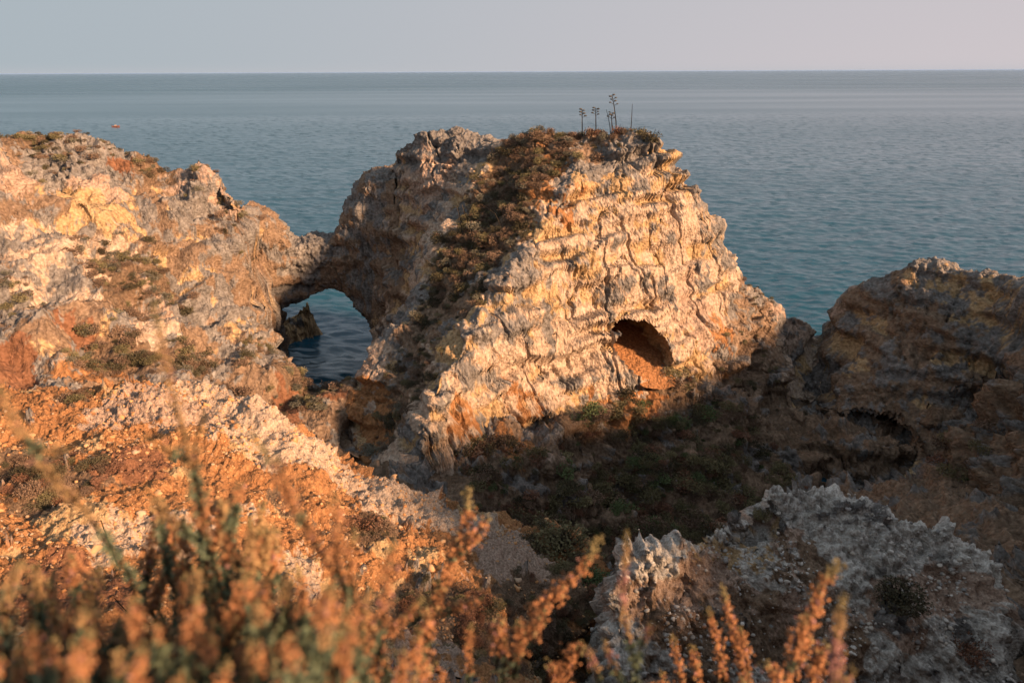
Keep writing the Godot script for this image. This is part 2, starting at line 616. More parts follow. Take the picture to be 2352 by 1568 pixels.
func build_rocks():
	# --- central rock
	var left_profile := [[852, 405, 68.6], [872, 383, 68.4], [895, 335, 68], [925, 312, 67], [965, 286, 66], [1030, 286, 66], [1100, 296, 65], [1130, 310, 64]]
	var ridge := [[1145, 327, 62], [1180, 318, 62], [1230, 305, 61], [1290, 300, 60.5], [1350, 303, 60], [1410, 300, 59], [1470, 294, 58], [1508, 300, 57]]
	var right_profile := [[1545, 345, 57.5], [1590, 395, 58], [1620, 440, 58], [1640, 495, 58], [1668, 540, 58.5], [1690, 605, 59], [1700, 655, 59.5], [1770, 657, 60], [1785, 700, 60], [1805, 725, 61], [1850, 718, 62], [1880, 750, 63]]
	var spine := [[1420, 335, 56], [1330, 385, 54.5], [1295, 440, 53], [1270, 500, 51.5], [1235, 550, 49.8], [1200, 600, 48], [1165, 625, 47], [1110, 720, 44.5], [1060, 800, 42.5], [1005, 850, 41], [985, 930, 39.5], [970, 1010, 38.2], [955, 1090, 37.5]]
	var face := [[1400, 400, 55.2], [1500, 400, 56.2], [1400, 480, 53.8], [1500, 480, 55.2], [1580, 480, 56.5], [1320, 500, 52.4], [1320, 580, 51.0], [1400, 600, 51.6], [1500, 600, 53.4], [1600, 600, 55.6], [1650, 600, 57],
		[1250, 640, 49.0], [1250, 720, 47.8], [1320, 700, 49.4], [1400, 700, 50.2], [1480, 700, 51.4], [1550, 700, 52.4], [1620, 700, 53.6], [1670, 700, 55.5], [1250, 850, 45.8], [1150, 760, 45.3], [1150, 850, 43.6], [1330, 850, 47.4], [1080, 900, 41.5], [1600, 780, 52.6]]
	var base := [[1060, 1020, 39.3], [1120, 970, 41.8], [1200, 965, 43.6], [1300, 980, 44.4], [1395, 960, 45.8], [1405, 870, 48.3], [1480, 880, 48.5], [1560, 855, 50], [1620, 845, 51], [1645, 790, 53], [1700, 720, 56]]
	var left_edge := [[1060, 450, 58.5], [1000, 540, 56], [960, 640, 54], [910, 720, 51.5], [870, 780, 50], [830, 850, 48], [815, 900, 46.5], [806, 1000, 44], [800, 1050, 42.5]]
	var scrub := [[1200, 400, 58], [1150, 450, 56.5], [1100, 520, 54.5], [1150, 560, 52], [1050, 620, 52], [1080, 680, 48.5], [1000, 720, 49], [960, 800, 47], [900, 860, 46], [940, 920, 43], [880, 950, 44.5], [900, 1040, 41.5], [860, 1020, 42.5]]
	var back_left := [[900, 500, 66.5], [900, 600, 65.5], [880, 700, 64.5], [862, 745, 64], [1000, 400, 64], [970, 520, 62.3], [1050, 400, 62.2]]
	var flank := [[1760, 720, 58.5], [1720, 800, 55.5], [1810, 800, 56], [1700, 870, 52], [1815, 870, 53.5], [1760, 930, 50], [1850, 960, 50.5], [1870, 1040, 48], [1905, 1095, 46.8], [1800, 1030, 47.5]]
	var hidden := shifted(left_profile.slice(0, 2), -0.9, -99, 0.6, -3.0) + shifted(left_profile.slice(2, 4), 0.0, -99, 4.5, -3.0) + shifted(left_profile.slice(3), 0.0, -5, 4.0, -3.0) + shifted(left_profile.slice(3), -0.5, -99, 8.0, -3.0) + [[-14.4, -3, 61], [-14.8, -3, 63], [-14.9, -3, 66], [-13.6, -3, 71], [-12.8, -3, 58]]
	hidden += shifted(ridge, 2.0, -4, 5.0, -3.0) + shifted(ridge, 3.0, -99, 10.0, -3.0) + shifted(right_profile.slice(0, 7), 3.0, -6, 4.0, -3.0) + shifted(right_profile, 4.0, -99, 8.0, -3.0)
	hidden += shifted(left_edge.slice(1, 6), -1.8, -4.0, 2.2, -3.0) + shifted(left_edge.slice(6), -2.5, -6.0, 1.0, -3.0) + shifted(base, 1.5, -5.0, -2.0, -3.0) + shifted([[955, 1090, 37.5], [1000, 1080, 37.6]], 0.0, -7.0, -1.2)
	hidden += shifted(flank.slice(4), 2.5, -99, 1.5, -3.0)
	var f := make_field("central", survey(left_profile + ridge + right_profile + spine + face + base + left_edge + scrub + back_left + flank, hidden), 0.25, 9)
	var pc := [[1200, 400, 58, 3.2, LITTER], [1150, 470, 56.5, 3.2, LITTER], [1080, 560, 53.5, 3.2, LITTER], [1130, 520, 53.5, 3.2, LITTER], [1020, 640, 51, 2.6, LITTER], [1060, 700, 48.5, 2.2, BROWN], [980, 760, 48, 2.6, BROWN], [940, 880, 44.8, 2.2, BROWN], [920, 960, 43.2, 2.2, LITTER], [1240, 340, 60, 3, LITTER], [1330, 330, 58.5, 2.6, BROWN], [1400, 320, 58, 2, BROWN], [1270, 380, 57, 1.6, ORANGE], [1230, 450, 54.5, 1.3, ORANGE],
		[1340, 370, 55, 2.0, CRUST], [1420, 345, 56, 2, CRUST], [1490, 340, 57, 2, CRUST], [1540, 375, 57.3, 1.5, CRUST], [1610, 460, 57.5, 1.4, CRUST], [1640, 540, 58, 1.4, CRUST], [1430, 425, 55, 1.5, OCHRE], [1530, 400, 56.8, 1.4, OCHRE], [1350, 440, 54, 1.5, OCHRE], [1300, 468, 53, 0.9, ORANGE], [1330, 620, 50.4, 1.2, OCHRE], [1270, 690, 48.5, 1.0, OCHRE], [1500, 560, 54, 1.0, OCHRE],
		[1400, 560, 52.4, 2.4, CREAM], [1540, 620, 54, 2.6, CREAM], [1300, 800, 47.6, 3.0, CREAM], [1190, 850, 44.6, 2.4, CREAM], [1060, 880, 41.5, 1.6, CREAM], [1400, 720, 50, 2, CREAM], [1590, 740, 53, 2.2, PINK],
		[1215, 590, 48.6, 1.5, CRUST], [1160, 640, 46.8, 1.5, CRUST], [1100, 740, 44, 1.5, CRUST], [1050, 810, 42.3, 1.2, CRUST], [1010, 855, 41, 1.0, CRUST], [1000, 985, 38.8, 0.9, CRUST], [900, 760, 50.5, 1.8, CRUST], [950, 680, 52.5, 1.6, CRUST], [840, 860, 47.5, 1.6, PINK], [960, 1080, 37.6, 1.6, BROWN],
		[1200, 960, 43.6, 1.2, ORANGE], [1090, 990, 40.2, 1.2, ORANGE], [1120, 900, 42, 0.9, OCHRE], [1395, 930, 46.4, 1.0, ORANGE], [830, 940, 45.5, 1.9, ORANGE], [850, 1010, 43, 2.0, ORANGE], [1600, 840, 51, 1.3, OCHRE], [1660, 790, 53.5, 1.2, ORANGE],
		[1000, 310, 66, 4, CRUST], [1080, 330, 64, 3, CRUST], [940, 350, 67, 3, CRUST], [970, 430, 63.6, 3.4, PINK], [880, 470, 68, 3, BROWN], [850, 540, 69, 4, BROWN], [900, 620, 65.5, 4, BROWN], [820, 650, 68, 4, BROWN],
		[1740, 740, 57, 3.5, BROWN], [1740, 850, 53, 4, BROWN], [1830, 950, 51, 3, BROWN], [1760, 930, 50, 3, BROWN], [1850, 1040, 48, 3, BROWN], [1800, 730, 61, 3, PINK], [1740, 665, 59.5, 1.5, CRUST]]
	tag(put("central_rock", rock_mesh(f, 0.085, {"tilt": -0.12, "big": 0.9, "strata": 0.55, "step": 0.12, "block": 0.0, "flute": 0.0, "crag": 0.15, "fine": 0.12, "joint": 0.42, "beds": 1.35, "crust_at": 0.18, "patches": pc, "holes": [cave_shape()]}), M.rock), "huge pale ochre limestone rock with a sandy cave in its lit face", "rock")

	# --- left headland
	var sky_l := [[20, 312, 65], [80, 306, 65], [140, 306, 65], [200, 325, 65], [240, 336, 65], [330, 352, 66], [400, 388, 67], [430, 392, 67], [480, 388, 66], [520, 396, 65.5], [550, 430, 65], [575, 470, 65], [588, 500, 65]]
	var spur := [[-250, 300, 54], [-80, 300, 54], [0, 332, 54], [35, 365, 54.5], [60, 430, 54]]
	var lf := [[100, 400, 60], [200, 392, 61], [250, 405, 62], [0, 450, 52], [-200, 450, 51], [150, 470, 57], [250, 470, 58], [350, 470, 61], [450, 450, 63], [520, 480, 64], [0, 600, 47], [-200, 600, 46], [150, 600, 50], [250, 580, 53], [350, 560, 56], [450, 560, 59], [550, 560, 62.5],
		[0, 700, 43.5], [150, 720, 45], [300, 700, 49], [420, 700, 53], [500, 680, 57], [575, 660, 60.5], [0, 800, 40], [-200, 800, 39], [200, 800, 42], [330, 800, 44], [450, 800, 48], [540, 780, 52], [600, 745, 56.5], [622, 770, 56.8], [450, 870, 44], [550, 870, 47], [640, 840, 51], [665, 805, 55], [700, 850, 51.5], [-100, 880, 37], [100, 880, 38.5], [250, 890, 39.3], [350, 880, 40.5], [720, 860, 50.3], [770, 862, 50], [812, 855, 49.5]]
	var low := [[700, 930, 46.5], [800, 1000, 43.5], [650, 940, 44.5], [560, 910, 45], [820, 1050, 41.5], [700, 1050, 40], [500, 950, 39], [300, 950, 35], [0, 950, 34], [-200, 950, 33]]
	hidden = shifted(sky_l.slice(0, 9), 1.0, -5, 5.0, -3.0) + shifted(sky_l.slice(0, 9), 2.0, -99, 10.0, -3.0) + shifted(sky_l.slice(9), 0.2, -99, 1.4, -3.0) + shifted([[600, 745, 56.5], [622, 770, 56.8], [665, 805, 55], [700, 850, 51.5], [720, 860, 50.3], [770, 862, 50], [812, 855, 49.5]], 1.6, -99, 2.6, -3.0) + shifted([[588, 500, 65], [575, 600, 62.5], [575, 660, 60.5]], 0.9, -99, 0.5, -3.0)
	f = make_field("headland", survey(sky_l + spur + lf + low, hidden), 0.25, 6)
	var ph := [[80, 340, 64, 5.5, LITTER], [180, 365, 63, 4.5, CRUST], [110, 390, 61, 2.6, CRUST], [290, 380, 64, 1.0, RED], [310, 425, 63, 1.6, BROWN], [360, 390, 66, 2.4, LITTER], [450, 410, 66, 2.5, PINK], [520, 430, 65.5, 2.5, PINK], [470, 480, 63.5, 2.2, CRUST], [560, 500, 66, 2, OCHRE], [540, 560, 63, 2.4, BROWN], [600, 580, 66, 2.2, BROWN], [590, 640, 63, 2.4, BROWN], [560, 700, 60, 2.4, BROWN],
		[120, 440, 58, 3, CRUST], [220, 450, 58.5, 2.6, PINK], [170, 490, 56.5, 2.4, OCHRE], [260, 500, 57, 2, OCHRE], [60, 470, 53, 2.0, BROWN], [0, 400, 53, 2.0, PINK], [250, 620, 51.5, 2.0, LITTER], [300, 600, 53.5, 1.6, LITTER], [100, 580, 50, 2.6, CREAM], [120, 650, 47.5, 3, CREAM], [250, 560, 53.5, 2, CREAM], [370, 640, 53, 1.6, LITTER], [280, 680, 49.5, 2, LITTER], [400, 720, 51.5, 2.2, PINK], [340, 760, 46.5, 2.2, CREAM], [470, 760, 50.5, 2, BROWN], [160, 760, 43.8, 1.2, RED], [60, 780, 41.5, 1.6, BROWN], [30, 850, 39.5, 1.8, RED], [250, 800, 43, 2.2, LITTER], [320, 830, 42.5, 1.8, LITTER], [200, 850, 40.5, 1.6, ORANGE], [430, 840, 45.5, 2, LITTER], [550, 840, 48.5, 2.2, BROWN], [640, 820, 52.5, 1.8, BROWN], [520, 720, 55.5, 1.6, CRUST], [700, 870, 50, 3, LITTER], [780, 870, 49.5, 3, LITTER], [680, 940, 45.5, 3.5, RED], [780, 980, 44, 3, BROWN], [560, 900, 45.5, 2.0, BROWN]]
	tag(put("headland", rock_mesh(f, 0.12, {"patches": ph, "base": BROWN, "crust_at": -0.03, "second_at": 0.45, "big": 2.0, "flute": 0.1, "strata": 0.7, "block": 0.35}), M.rock), "long pale headland sloping down to the natural arch", "cliff")

	# --- right cliff
	var sky_r := [[1880, 752, 63.5], [1920, 702, 62], [1965, 650, 60], [2010, 640, 59], [2060, 620, 58], [2100, 592, 57], [2140, 582, 57], [2200, 606, 55.5], [2260, 617, 54], [2300, 630, 52.8], [2352, 640, 50], [2450, 645, 47], [2600, 640, 42]]
	var rf := [[1895, 800, 58.5], [1900, 900, 54], [1920, 1000, 50], [1915, 1100, 46.0], [1960, 1110, 44.9], [2030, 1112, 44.6], [2110, 1100, 44.9], [2200, 1080, 44.8], [2300, 1030, 45.5], [2400, 1020, 44.5], [1870, 1090, 44.6], [1905, 1070, 45.2], [1960, 1070, 45.0], [2030, 1070, 45.0], [2000, 750, 56.3], [2000, 900, 52], [2000, 1000, 49.1], [2100, 700, 54.8], [2100, 850, 51.6], [2100, 950, 49.6], [2200, 700, 53.1], [2200, 850, 50.1], [2200, 950, 48.2], [2300, 750, 50.3], [2300, 900, 47.8], [2400, 850, 45.8]]
	hidden = shifted(sky_r, 5.0, -2.0, 4.0, -3.0) + shifted(sky_r.slice(0, 11), 3.0, -99, 9.0, -3.0) + shifted([[1895, 800, 58.5], [1900, 900, 54], [1920, 1000, 50], [1915, 1100, 46.0]], -1.2, -99, -0.5, -3.0) + shifted([[1960, 1110, 44.9], [2030, 1112, 44.6], [2110, 1100, 44.9], [2200, 1080, 44.8], [2300, 1030, 45.5], [2400, 1020, 44.5]], -0.5, -99, -2.0, -3.0)
	f = make_field("right_cliff", survey(sky_r + rf, hidden), 0.25, 6)
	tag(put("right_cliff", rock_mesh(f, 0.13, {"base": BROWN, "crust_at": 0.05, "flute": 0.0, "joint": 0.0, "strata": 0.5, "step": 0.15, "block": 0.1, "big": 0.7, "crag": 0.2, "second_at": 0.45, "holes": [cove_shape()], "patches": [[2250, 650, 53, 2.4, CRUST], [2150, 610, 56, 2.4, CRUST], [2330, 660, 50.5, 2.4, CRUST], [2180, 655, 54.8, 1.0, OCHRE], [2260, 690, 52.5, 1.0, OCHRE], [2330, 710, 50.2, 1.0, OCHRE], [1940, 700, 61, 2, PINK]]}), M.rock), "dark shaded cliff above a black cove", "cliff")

	# --- valley side below the central rock, and the land that goes on to the right
	var v := [[1060, 1000, 40.5], [1160, 985, 41], [1250, 1010, 40.3], [1300, 1060, 39], [1335, 1110, 38], [1180, 1080, 38], [1100, 1100, 37.2], [1420, 930, 45.8], [1500, 950, 45.5], [1600, 900, 48.6], [1700, 900, 49.5], [1600, 1000, 45.6], [1700, 1000, 47], [1800, 1000, 48], [1500, 1050, 43.6], [1600, 1100, 42.8], [1700, 1100, 43.6], [1800, 1080, 45.4], [1850, 1110, 44], [1400, 1100, 41.8], [1400, 1200, 38.8], [1500, 1200, 39.2], [1600, 1250, 37.4], [1700, 1200, 39.6], [1800, 1150, 42], [1930, 1120, 43], [1460, 880, 48.6], [1540, 870, 49.6],
		[1950, 1118, 41], [2000, 1112, 40], [2030, 1097, 40], [2100, 1087, 40.5], [2200, 1067, 41.5], [2352, 1052, 42], [2352, 1200, 30], [2352, 1300, 25], [2352, 1450, 20], [2200, 1180, 32], [2000, 1150, 37], [1900, 1200, 36], [1800, 1250, 35], [2100, 1300, 27], [1250, 1200, 36], [1100, 1200, 34], [900, 1150, 34], [700, 1100, 34]]
	hidden = shifted([[1930, 1120, 42.5], [1950, 1118, 41], [2000, 1112, 40], [2030, 1097, 40], [2100, 1087, 40.5], [2200, 1067, 41.5], [2352, 1052, 42]], 0.5, -99, 2.5, -3.0)
	hidden += [[24, 2.8, 47.2], [27, 2.8, 47.5], [31, 3.0, 47.2], [25.5, 2.4, 46.2], [29, 2.4, 46.2], [27, 2.6, 52], [31, 2.6, 52], [23.5, 2.0, 50], [10, 4, 60], [20, 4, 58], [0, 4, 50], [-12, 3, 45], [-12, 1.5, 34], [5, 1, 24], [0, 1, 20], [-12, 3, 22], [14, 6, 20], [20, 12, 16], [34, 14, 40], [33, 16.5, 30], [44, 18, 32], [36, 16, 38], [28, 18, 22], [21, 27, 11], [16, 29, 3], [16.5, 29.2, -4], [34, 31, -6], [40, 30, 10], [44, 18, 44]]
	f = make_field("valley", survey(v, hidden), 0.25, 6)
	tag(put("hillside", rock_mesh(f, 0.13, {"base": BROWN, "second": LITTER, "second_at": 0.2, "crust_at": 0.18, "big": 1.4, "block": 1.2, "crag": 0.5, "fine": 0.25, "strata": 0.5, "flute": 0.1, "patches": [[1440, 890, 47.8, 1.2, SAND], [1450, 940, 45, 1.3, ORANGE], [1480, 900, 47.5, 1.6, SAND], [1510, 980, 43.4, 1.0, PINK], [1270, 1040, 38.6, 1.3, PINK], [1160, 1000, 40.5, 1.6, ORANGE], [1310, 1080, 37.2, 0.9, CREAM], [1560, 1050, 42, 1.3, PINK], [1460, 1160, 37, 1.2, ORANGE], [2100, 1110, 39, 3, BROWN], [2250, 1100, 39, 3, BROWN], [2200, 1200, 32, 5, BROWN], [1980, 1130, 39, 2, BROWN], [2350, 1150, 35, 4, BROWN], [2100, 1250, 28, 4, BROWN], [2330, 1300, 25, 5, BROWN], [2000, 1200, 33, 4, BROWN]]}), M.rock), "", "", "", "structure")

	# --- near boulder on the right
	var crest := [[1410, 1262, 9.63], [1480, 1250, 9.70], [1540, 1275, 9.57], [1585, 1290, 9.49], [1600, 1245, 9.83], [1640, 1190, 10.20], [1700, 1160, 10.40], [1740, 1120, 10.67], [1775, 1100, 10.80], [1810, 1115, 10.70], [1870, 1105, 10.77], [1910, 1120, 10.67], [1930, 1145, 10.50], [2000, 1155, 10.43], [2080, 1185, 10.23], [2160, 1200, 10.13], [2250, 1250, 9.80], [2310, 1290, 9.59], [2335, 1330, 9.37], [2342, 1390, 9.05], [2322, 1440, 8.78], [2312, 1500, 8.47], [2335, 1568, 8.10]]
	var bf := [[1620, 1300, 9.53], [1720, 1230, 10.18], [1720, 1300, 10.28], [1720, 1370, 9.16], [1800, 1200, 10.13], [1800, 1350, 9.26], [1800, 1450, 8.74], [1800, 1568, 8.10], [1900, 1200, 10.13], [1900, 1320, 9.43], [2000, 1250, 9.80], [2000, 1400, 8.99], [2000, 1568, 8.10], [2150, 1350, 9.26], [2150, 1500, 8.47], [2250, 1400, 8.99], [2250, 1568, 8.10], [1400, 1400, 8.89], [1400, 1568, 8.00], [1500, 1400, 8.89], [1500, 1568, 8.00], [1600, 1450, 8.74], [1600, 1568, 8.10]]
	hidden = shifted(crest.slice(0, 17), 0.3, -3.5, 1.3) + shifted(crest.slice(0, 17), 0.6, -12, 2.2) + shifted(crest.slice(16), 1.0, -4.5, 0.7) + shifted(crest.slice(16), 2.0, -12, 1.4) + shifted([[1410, 1262, 9.4], [1400, 1400, 8.9], [1400, 1568, 8.2]], -0.6, -5, 0.2) + []
	hidden += [[1.0, 15, 7], [2.5, 17, 6.9], [4.0, 18, 6.8], [6.0, 18, 6.8]]
	f = make_field("boulder", survey(crest + bf, hidden), 0.08, 3)
	tag(put("boulder", rock_mesh(f, 0.028, {"scale": 0.3, "base": PALE, "second": PINK, "second_at": 0.7, "crust_at": 0.3, "strata": 0.45, "flute": 0.1, "joint": 0.3, "big": 1.3, "crag": 0.6, "block": 0.6, "step": 0.3, "fine": 0.25, "patches": [[1650, 1270, 9.69, 0.5, OCHRE], [1730, 1300, 10.03, 0.5, OCHRE], [1700, 1380, 9.11, 0.45, PINK], [1620, 1330, 9.37, 0.4, PINK], [1850, 1290, 9.59, 0.4, BROWN], [1500, 1420, 8.89, 0.5, BROWN], [1640, 1480, 8.57, 0.6, BROWN], [1780, 1450, 8.74, 0.6, BROWN], [1880, 1420, 8.89, 0.6, PINK], [1560, 1360, 9.21, 0.4, PINK], [1920, 1500, 8.47, 0.5, BROWN]]}), M.near_rock), "jagged grey conglomerate boulder beside the foreground flowers", "boulder")

	# --- near slope
	var c2 := [[-150, 870, 17], [0, 875, 17], [200, 886, 16.5], [370, 872, 16.5], [440, 866, 16.5], [500, 902, 16], [560, 920, 15.8], [640, 930, 15.5], [680, 970, 15.2], [740, 1010, 15], [800, 1042, 14.8], [880, 1090, 14.5], [950, 1115, 14.2], [1000, 1130, 14], [1040, 1180, 13.6], [1130, 1180, 13.9], [1200, 1210, 13.6], [1290, 1210, 13.8], [1370, 1260, 13.2]]
	var sf := [[0, 1000, 13.5], [-200, 1000, 13.5], [200, 1000, 13.5], [400, 1000, 13.6], [550, 1050, 12.9], [700, 1150, 12.1], [850, 1200, 11.9], [1000, 1250, 11.7], [1150, 1250, 12.4], [1280, 1290, 12.4], [1350, 1310, 12.2], [0, 1150, 10.5], [-200, 1150, 10.5], [200, 1150, 10.5], [400, 1150, 10.8], [600, 1250, 10], [800, 1350, 9.6], [1000, 1350, 10.1], [1200, 1350, 10.7], [1300, 1400, 10.5], [1380, 1450, 10.8], [0, 1300, 8.3], [300, 1300, 8.5], [600, 1400, 8], [900, 1450, 8.3], [1100, 1450, 9.1], [1250, 1500, 9.5], [0, 1568, 5.5], [300, 1568, 5.6], [600, 1568, 6], [900, 1568, 6.7], [1100, 1568, 7.6], [1300, 1568, 9.0]]
	hidden = shifted(c2, 0.8, -3.0, 1.6) + shifted(c2, 1.5, -16, 4.0) + shifted([[1370, 1260, 13.2], [1350, 1310, 12.2], [1380, 1450, 10.8], [1300, 1568, 9.0]], 1.2, -5, 0.3)
	hidden += [[-9, 26.3, 3], [-4, 26.3, 3], [0, 26.3, 3], [2.2, 25.5, 3.2], [4, 25.0, 3], [8, 25.5, 3], [-9, 27.8, 1.5], [0, 27.8, 1.5], [8, 27.8, 1.5], [-9, 28.7, 0.3], [0, 28.7, 0.3], [8, 28.7, 0.3], [-9, 28.8, -4], [8, 28.8, -4], [2.5, 22, 5.6], [6, 22.5, 5.2], [9, 24, 5]]
	var ps := []
	for q in [[460, 885, 16.2, 0.8], [520, 930, 15.7, 0.9], [600, 950, 15.3, 0.9], [670, 1000, 14.9, 0.9], [740, 1060, 14.3, 0.9], [820, 1090, 14.0, 0.8], [900, 1130, 13.6, 0.9], [970, 1170, 13.2, 0.8], [1030, 1210, 12.9, 0.6], [1110, 1200, 13.3, 0.5], [560, 1010, 14, 0.7], [640, 1060, 13.4, 0.6], [870, 1180, 12.6, 0.6], [680, 1310, 9.8, 0.5], [720, 1380, 9.3, 0.4], [560, 1190, 11.0, 0.35], [260, 1230, 9.3, 0.7], [400, 1220, 9.8, 0.6]]:
		ps.append(q + [CREAM])
	for q in [[1180, 1270, 12.2, 0.9], [1150, 1330, 11.2, 0.8], [1240, 1320, 11.6, 0.8], [1000, 1500, 8.1, 0.5], [980, 1550, 7.2, 0.5], [300, 940, 14.9, 1.0], [440, 960, 14.6, 0.8]]:
		ps.append(q + [PINK])
	for q in [[130, 1110, 11, 0.9], [60, 1060, 12, 0.8], [840, 1230, 11.5, 0.6], [660, 1160, 11.9, 0.5], [1000, 1420, 9.3, 0.9], [1100, 1460, 9.0, 0.9], [1250, 1400, 10.4, 1.0], [1330, 1350, 11.6, 0.8], [920, 1400, 9.2, 0.6], [180, 920, 15.6, 0.35]]:
		ps.append(q + [LITTER])
	for q in [[150, 1400, 7.4, 0.8], [110, 1330, 8.0, 0.6], [300, 1080, 12, 0.7]]:
		ps.append(q + [RED])
	f = make_field("slope", survey(c2 + sf, hidden), 0.12, 3)
	tag(put("ground_slope", rock_mesh(f, 0.04, {"scale": 0.3, "base": ORANGE, "second": OCHRE, "second_at": 0.75, "crust_at": 0.55, "big": 1.2, "crag": 0.62, "block": 0.6, "step": 0.5, "fine": 0.3, "patches": ps}), M.near_rock), "", "", "", "structure")

# ---------- arch, cave ----------
func build_arch():
	var rings := []
	for st in [[550, 500, 530, 880, 65, 6], [600, 522, 572, 820, 65.6, 5.5], [640, 556, 602, 768, 66.4, 5.2], [675, 579, 640, 730, 67.5, 5], [712, 564, 690, 688, 68.5, 4.5], [760, 560, 758, 671, 69, 4.5], [785, 520, 800, 688, 68.8, 5], [818, 452, 838, 722, 68.4, 6], [856, 425, 868, 775, 68, 6.5], [905, 420, 898, 870, 67, 7]]:
		var t := at(st[0], st[1], st[4])
		var b := at(st[2], st[3], st[4])
		var w := Vector3(-0.15, 0, -1.0) * float(st[5])
		var out := Vector3(0.0, 0.0, 0.5)
		rings.append([t, t + w * 0.5 + Vector3(0, 0.5, 0), t + w, t.lerp(b, 0.5) + w - out, b + w, b + w * 0.5 + Vector3(0, 0.5, 0), b, t.lerp(b, 0.5) + out])
	tag(put("sea_arch", loft_rock(rings, {"base": BROWN, "second": CRUST, "second_at": 0.25, "crust_at": 0.1, "flute": 0.1, "big": 0.6, "strata": 0.25, "step": 0.1, "joint": 0.2, "crag": 0.2}, 0.13), M.rock), "natural rock arch over blue water joining the headland to the central rock", "arch")
	# low rock beyond the arch, seen through its opening
	var top := [[590, 740, 75.5], [615, 735, 76], [640, 738, 76.8], [670, 726, 77.4], [690, 705, 78], [706, 686, 78.5], [722, 705, 78.8]]
	var edge := [[729, 728, 79], [715, 752, 77], [690, 768, 75.5], [650, 785, 74], [600, 790, 74]]
	var f := make_field("low_rock", survey(top, shifted(edge, 0, -99, 0, -1.0) + shifted(top, 0.5, -99, 4.0, -1.0) + shifted(edge.slice(0, 4), 1.0, -99, -1.0, -3.0)), 0.2, 2)
	tag(put("low_rock", rock_mesh(f, 0.1, {"base": OCHRE, "second": OCHRE, "crust_at": 0.35, "big": 0.3, "strata": 0.2, "flute": 0.1}), M.rock), "low orange rock seen through the arch at the waterline", "rock")

func cove_shape() -> Transform3D:
	return Transform3D(Basis(Vector3(3.6, 0, -0.6), Vector3(0.8, 1.7, 0), Vector3(1.0, 0.6, -5.5)), at(2000, 1018, 48.6)).affine_inverse()

func cave_axes() -> Basis:
	var a := Vector3(-0.28, 0.22, -0.93).normalized()     # inwards, rising
	var r := a.cross(Vector3.UP).normalized()
	var u := r.cross(a)
	r = r.rotated(a, 0.62)
	u = u.rotated(a, 0.62)
	return Basis(r, u, a)

func cave_shape() -> Transform3D:
	var b := cave_axes()
	return Transform3D(Basis(b.x * 3.0, b.y * 2.05, b.z * 5.5), at(1456, 778, 51.4)).affine_inverse()

func build_cave():
	var t := cave_shape().affine_inverse()
	var rings := []
	for k in 13:
		var w := -0.96 + k * 0.16
		var rad := sqrt(maxf(0.002, 1.0 - w * w)) * 1.03
		var ring := []
		for j in 14:
			var a := TAU * j / 14.0
			ring.append(t * Vector3(cos(a) * rad, sin(a) * rad, w * 1.03))
		rings.append(ring)
	var cove := cove_shape().affine_inverse()
	var rings2 := []
	for k in 13:
		var w := -0.96 + k * 0.16
		var rad := sqrt(maxf(0.002, 1.0 - w * w)) * 1.03
		var ring := []
		for j in 14:
			var a := TAU * j / 14.0
			ring.append(cove * Vector3(cos(a) * rad, sin(a) * rad, w * 1.03))
		rings2.append(ring)
	var oc := put("sea_cave", loft_rock(rings2, {"kind": BROWN, "big": 0.3, "flip": -1.0}, 0.2, fields.right_cliff), M.rock, get_node("right_cliff"))
	oc.set_meta("label", "black sea cave at the foot of the shaded cliff")
	var rock: Node = get_node("central_rock")
	var o := put("cave", loft_rock(rings, {"kind": OCHRE, "big": 0.2, "strata": 0.1, "flute": 0.1, "crag": 0.2, "flip": -1.0}, 0.14, fields.central), M.rock, rock)
	o.set_meta("label", "dark hollow of the cave in the lit rock face")
	# the sand inside
	var b := cave_axes()
	var r := b.z.cross(Vector3.UP).normalized()
	var inward := Vector3(b.z.x, 0, b.z.z).normalized()
	var c := at(1480, 868, 48.6)
	var P := PackedVector3Array()
	var C := PackedColorArray()
	var nu := 70
	var nv := 80
	for j in nv:
		for i in nu:
			var u := (i / float(nu - 1) - 0.5) * 7.0
			var v := j / float(nv - 1) * 9.0 - 1.2
			var p := c + r * u + inward * v + Vector3(0, 0.27 * v - 0.10 * u, 0)
			p.y += 0.25 * N.big.get_noise_3dv(p * 2.0) + 0.05 * N.fine.get_noise_3dv(p)
			P.append(p)
			C.append((PALETTE[SAND][0] as Color).lerp(PALETTE[SAND][1], clampf(0.5 + N.fine.get_noise_3dv(p * 1.5), 0.0, 1.0)))
	var I := PackedInt32Array()
	var hole := cave_shape()
	for j in nv - 1:
		for i in nu - 1:
			var a := j * nu + i
			if (hole * P[a]).length() > 1.16: continue
			I.append(a); I.append(a + nu); I.append(a + 1)
			I.append(a + 1); I.append(a + nu); I.append(a + nu + 1)
	tag(put("sand_floor", grid_mesh(P, C, I), M.rock), "", "", "", "structure")

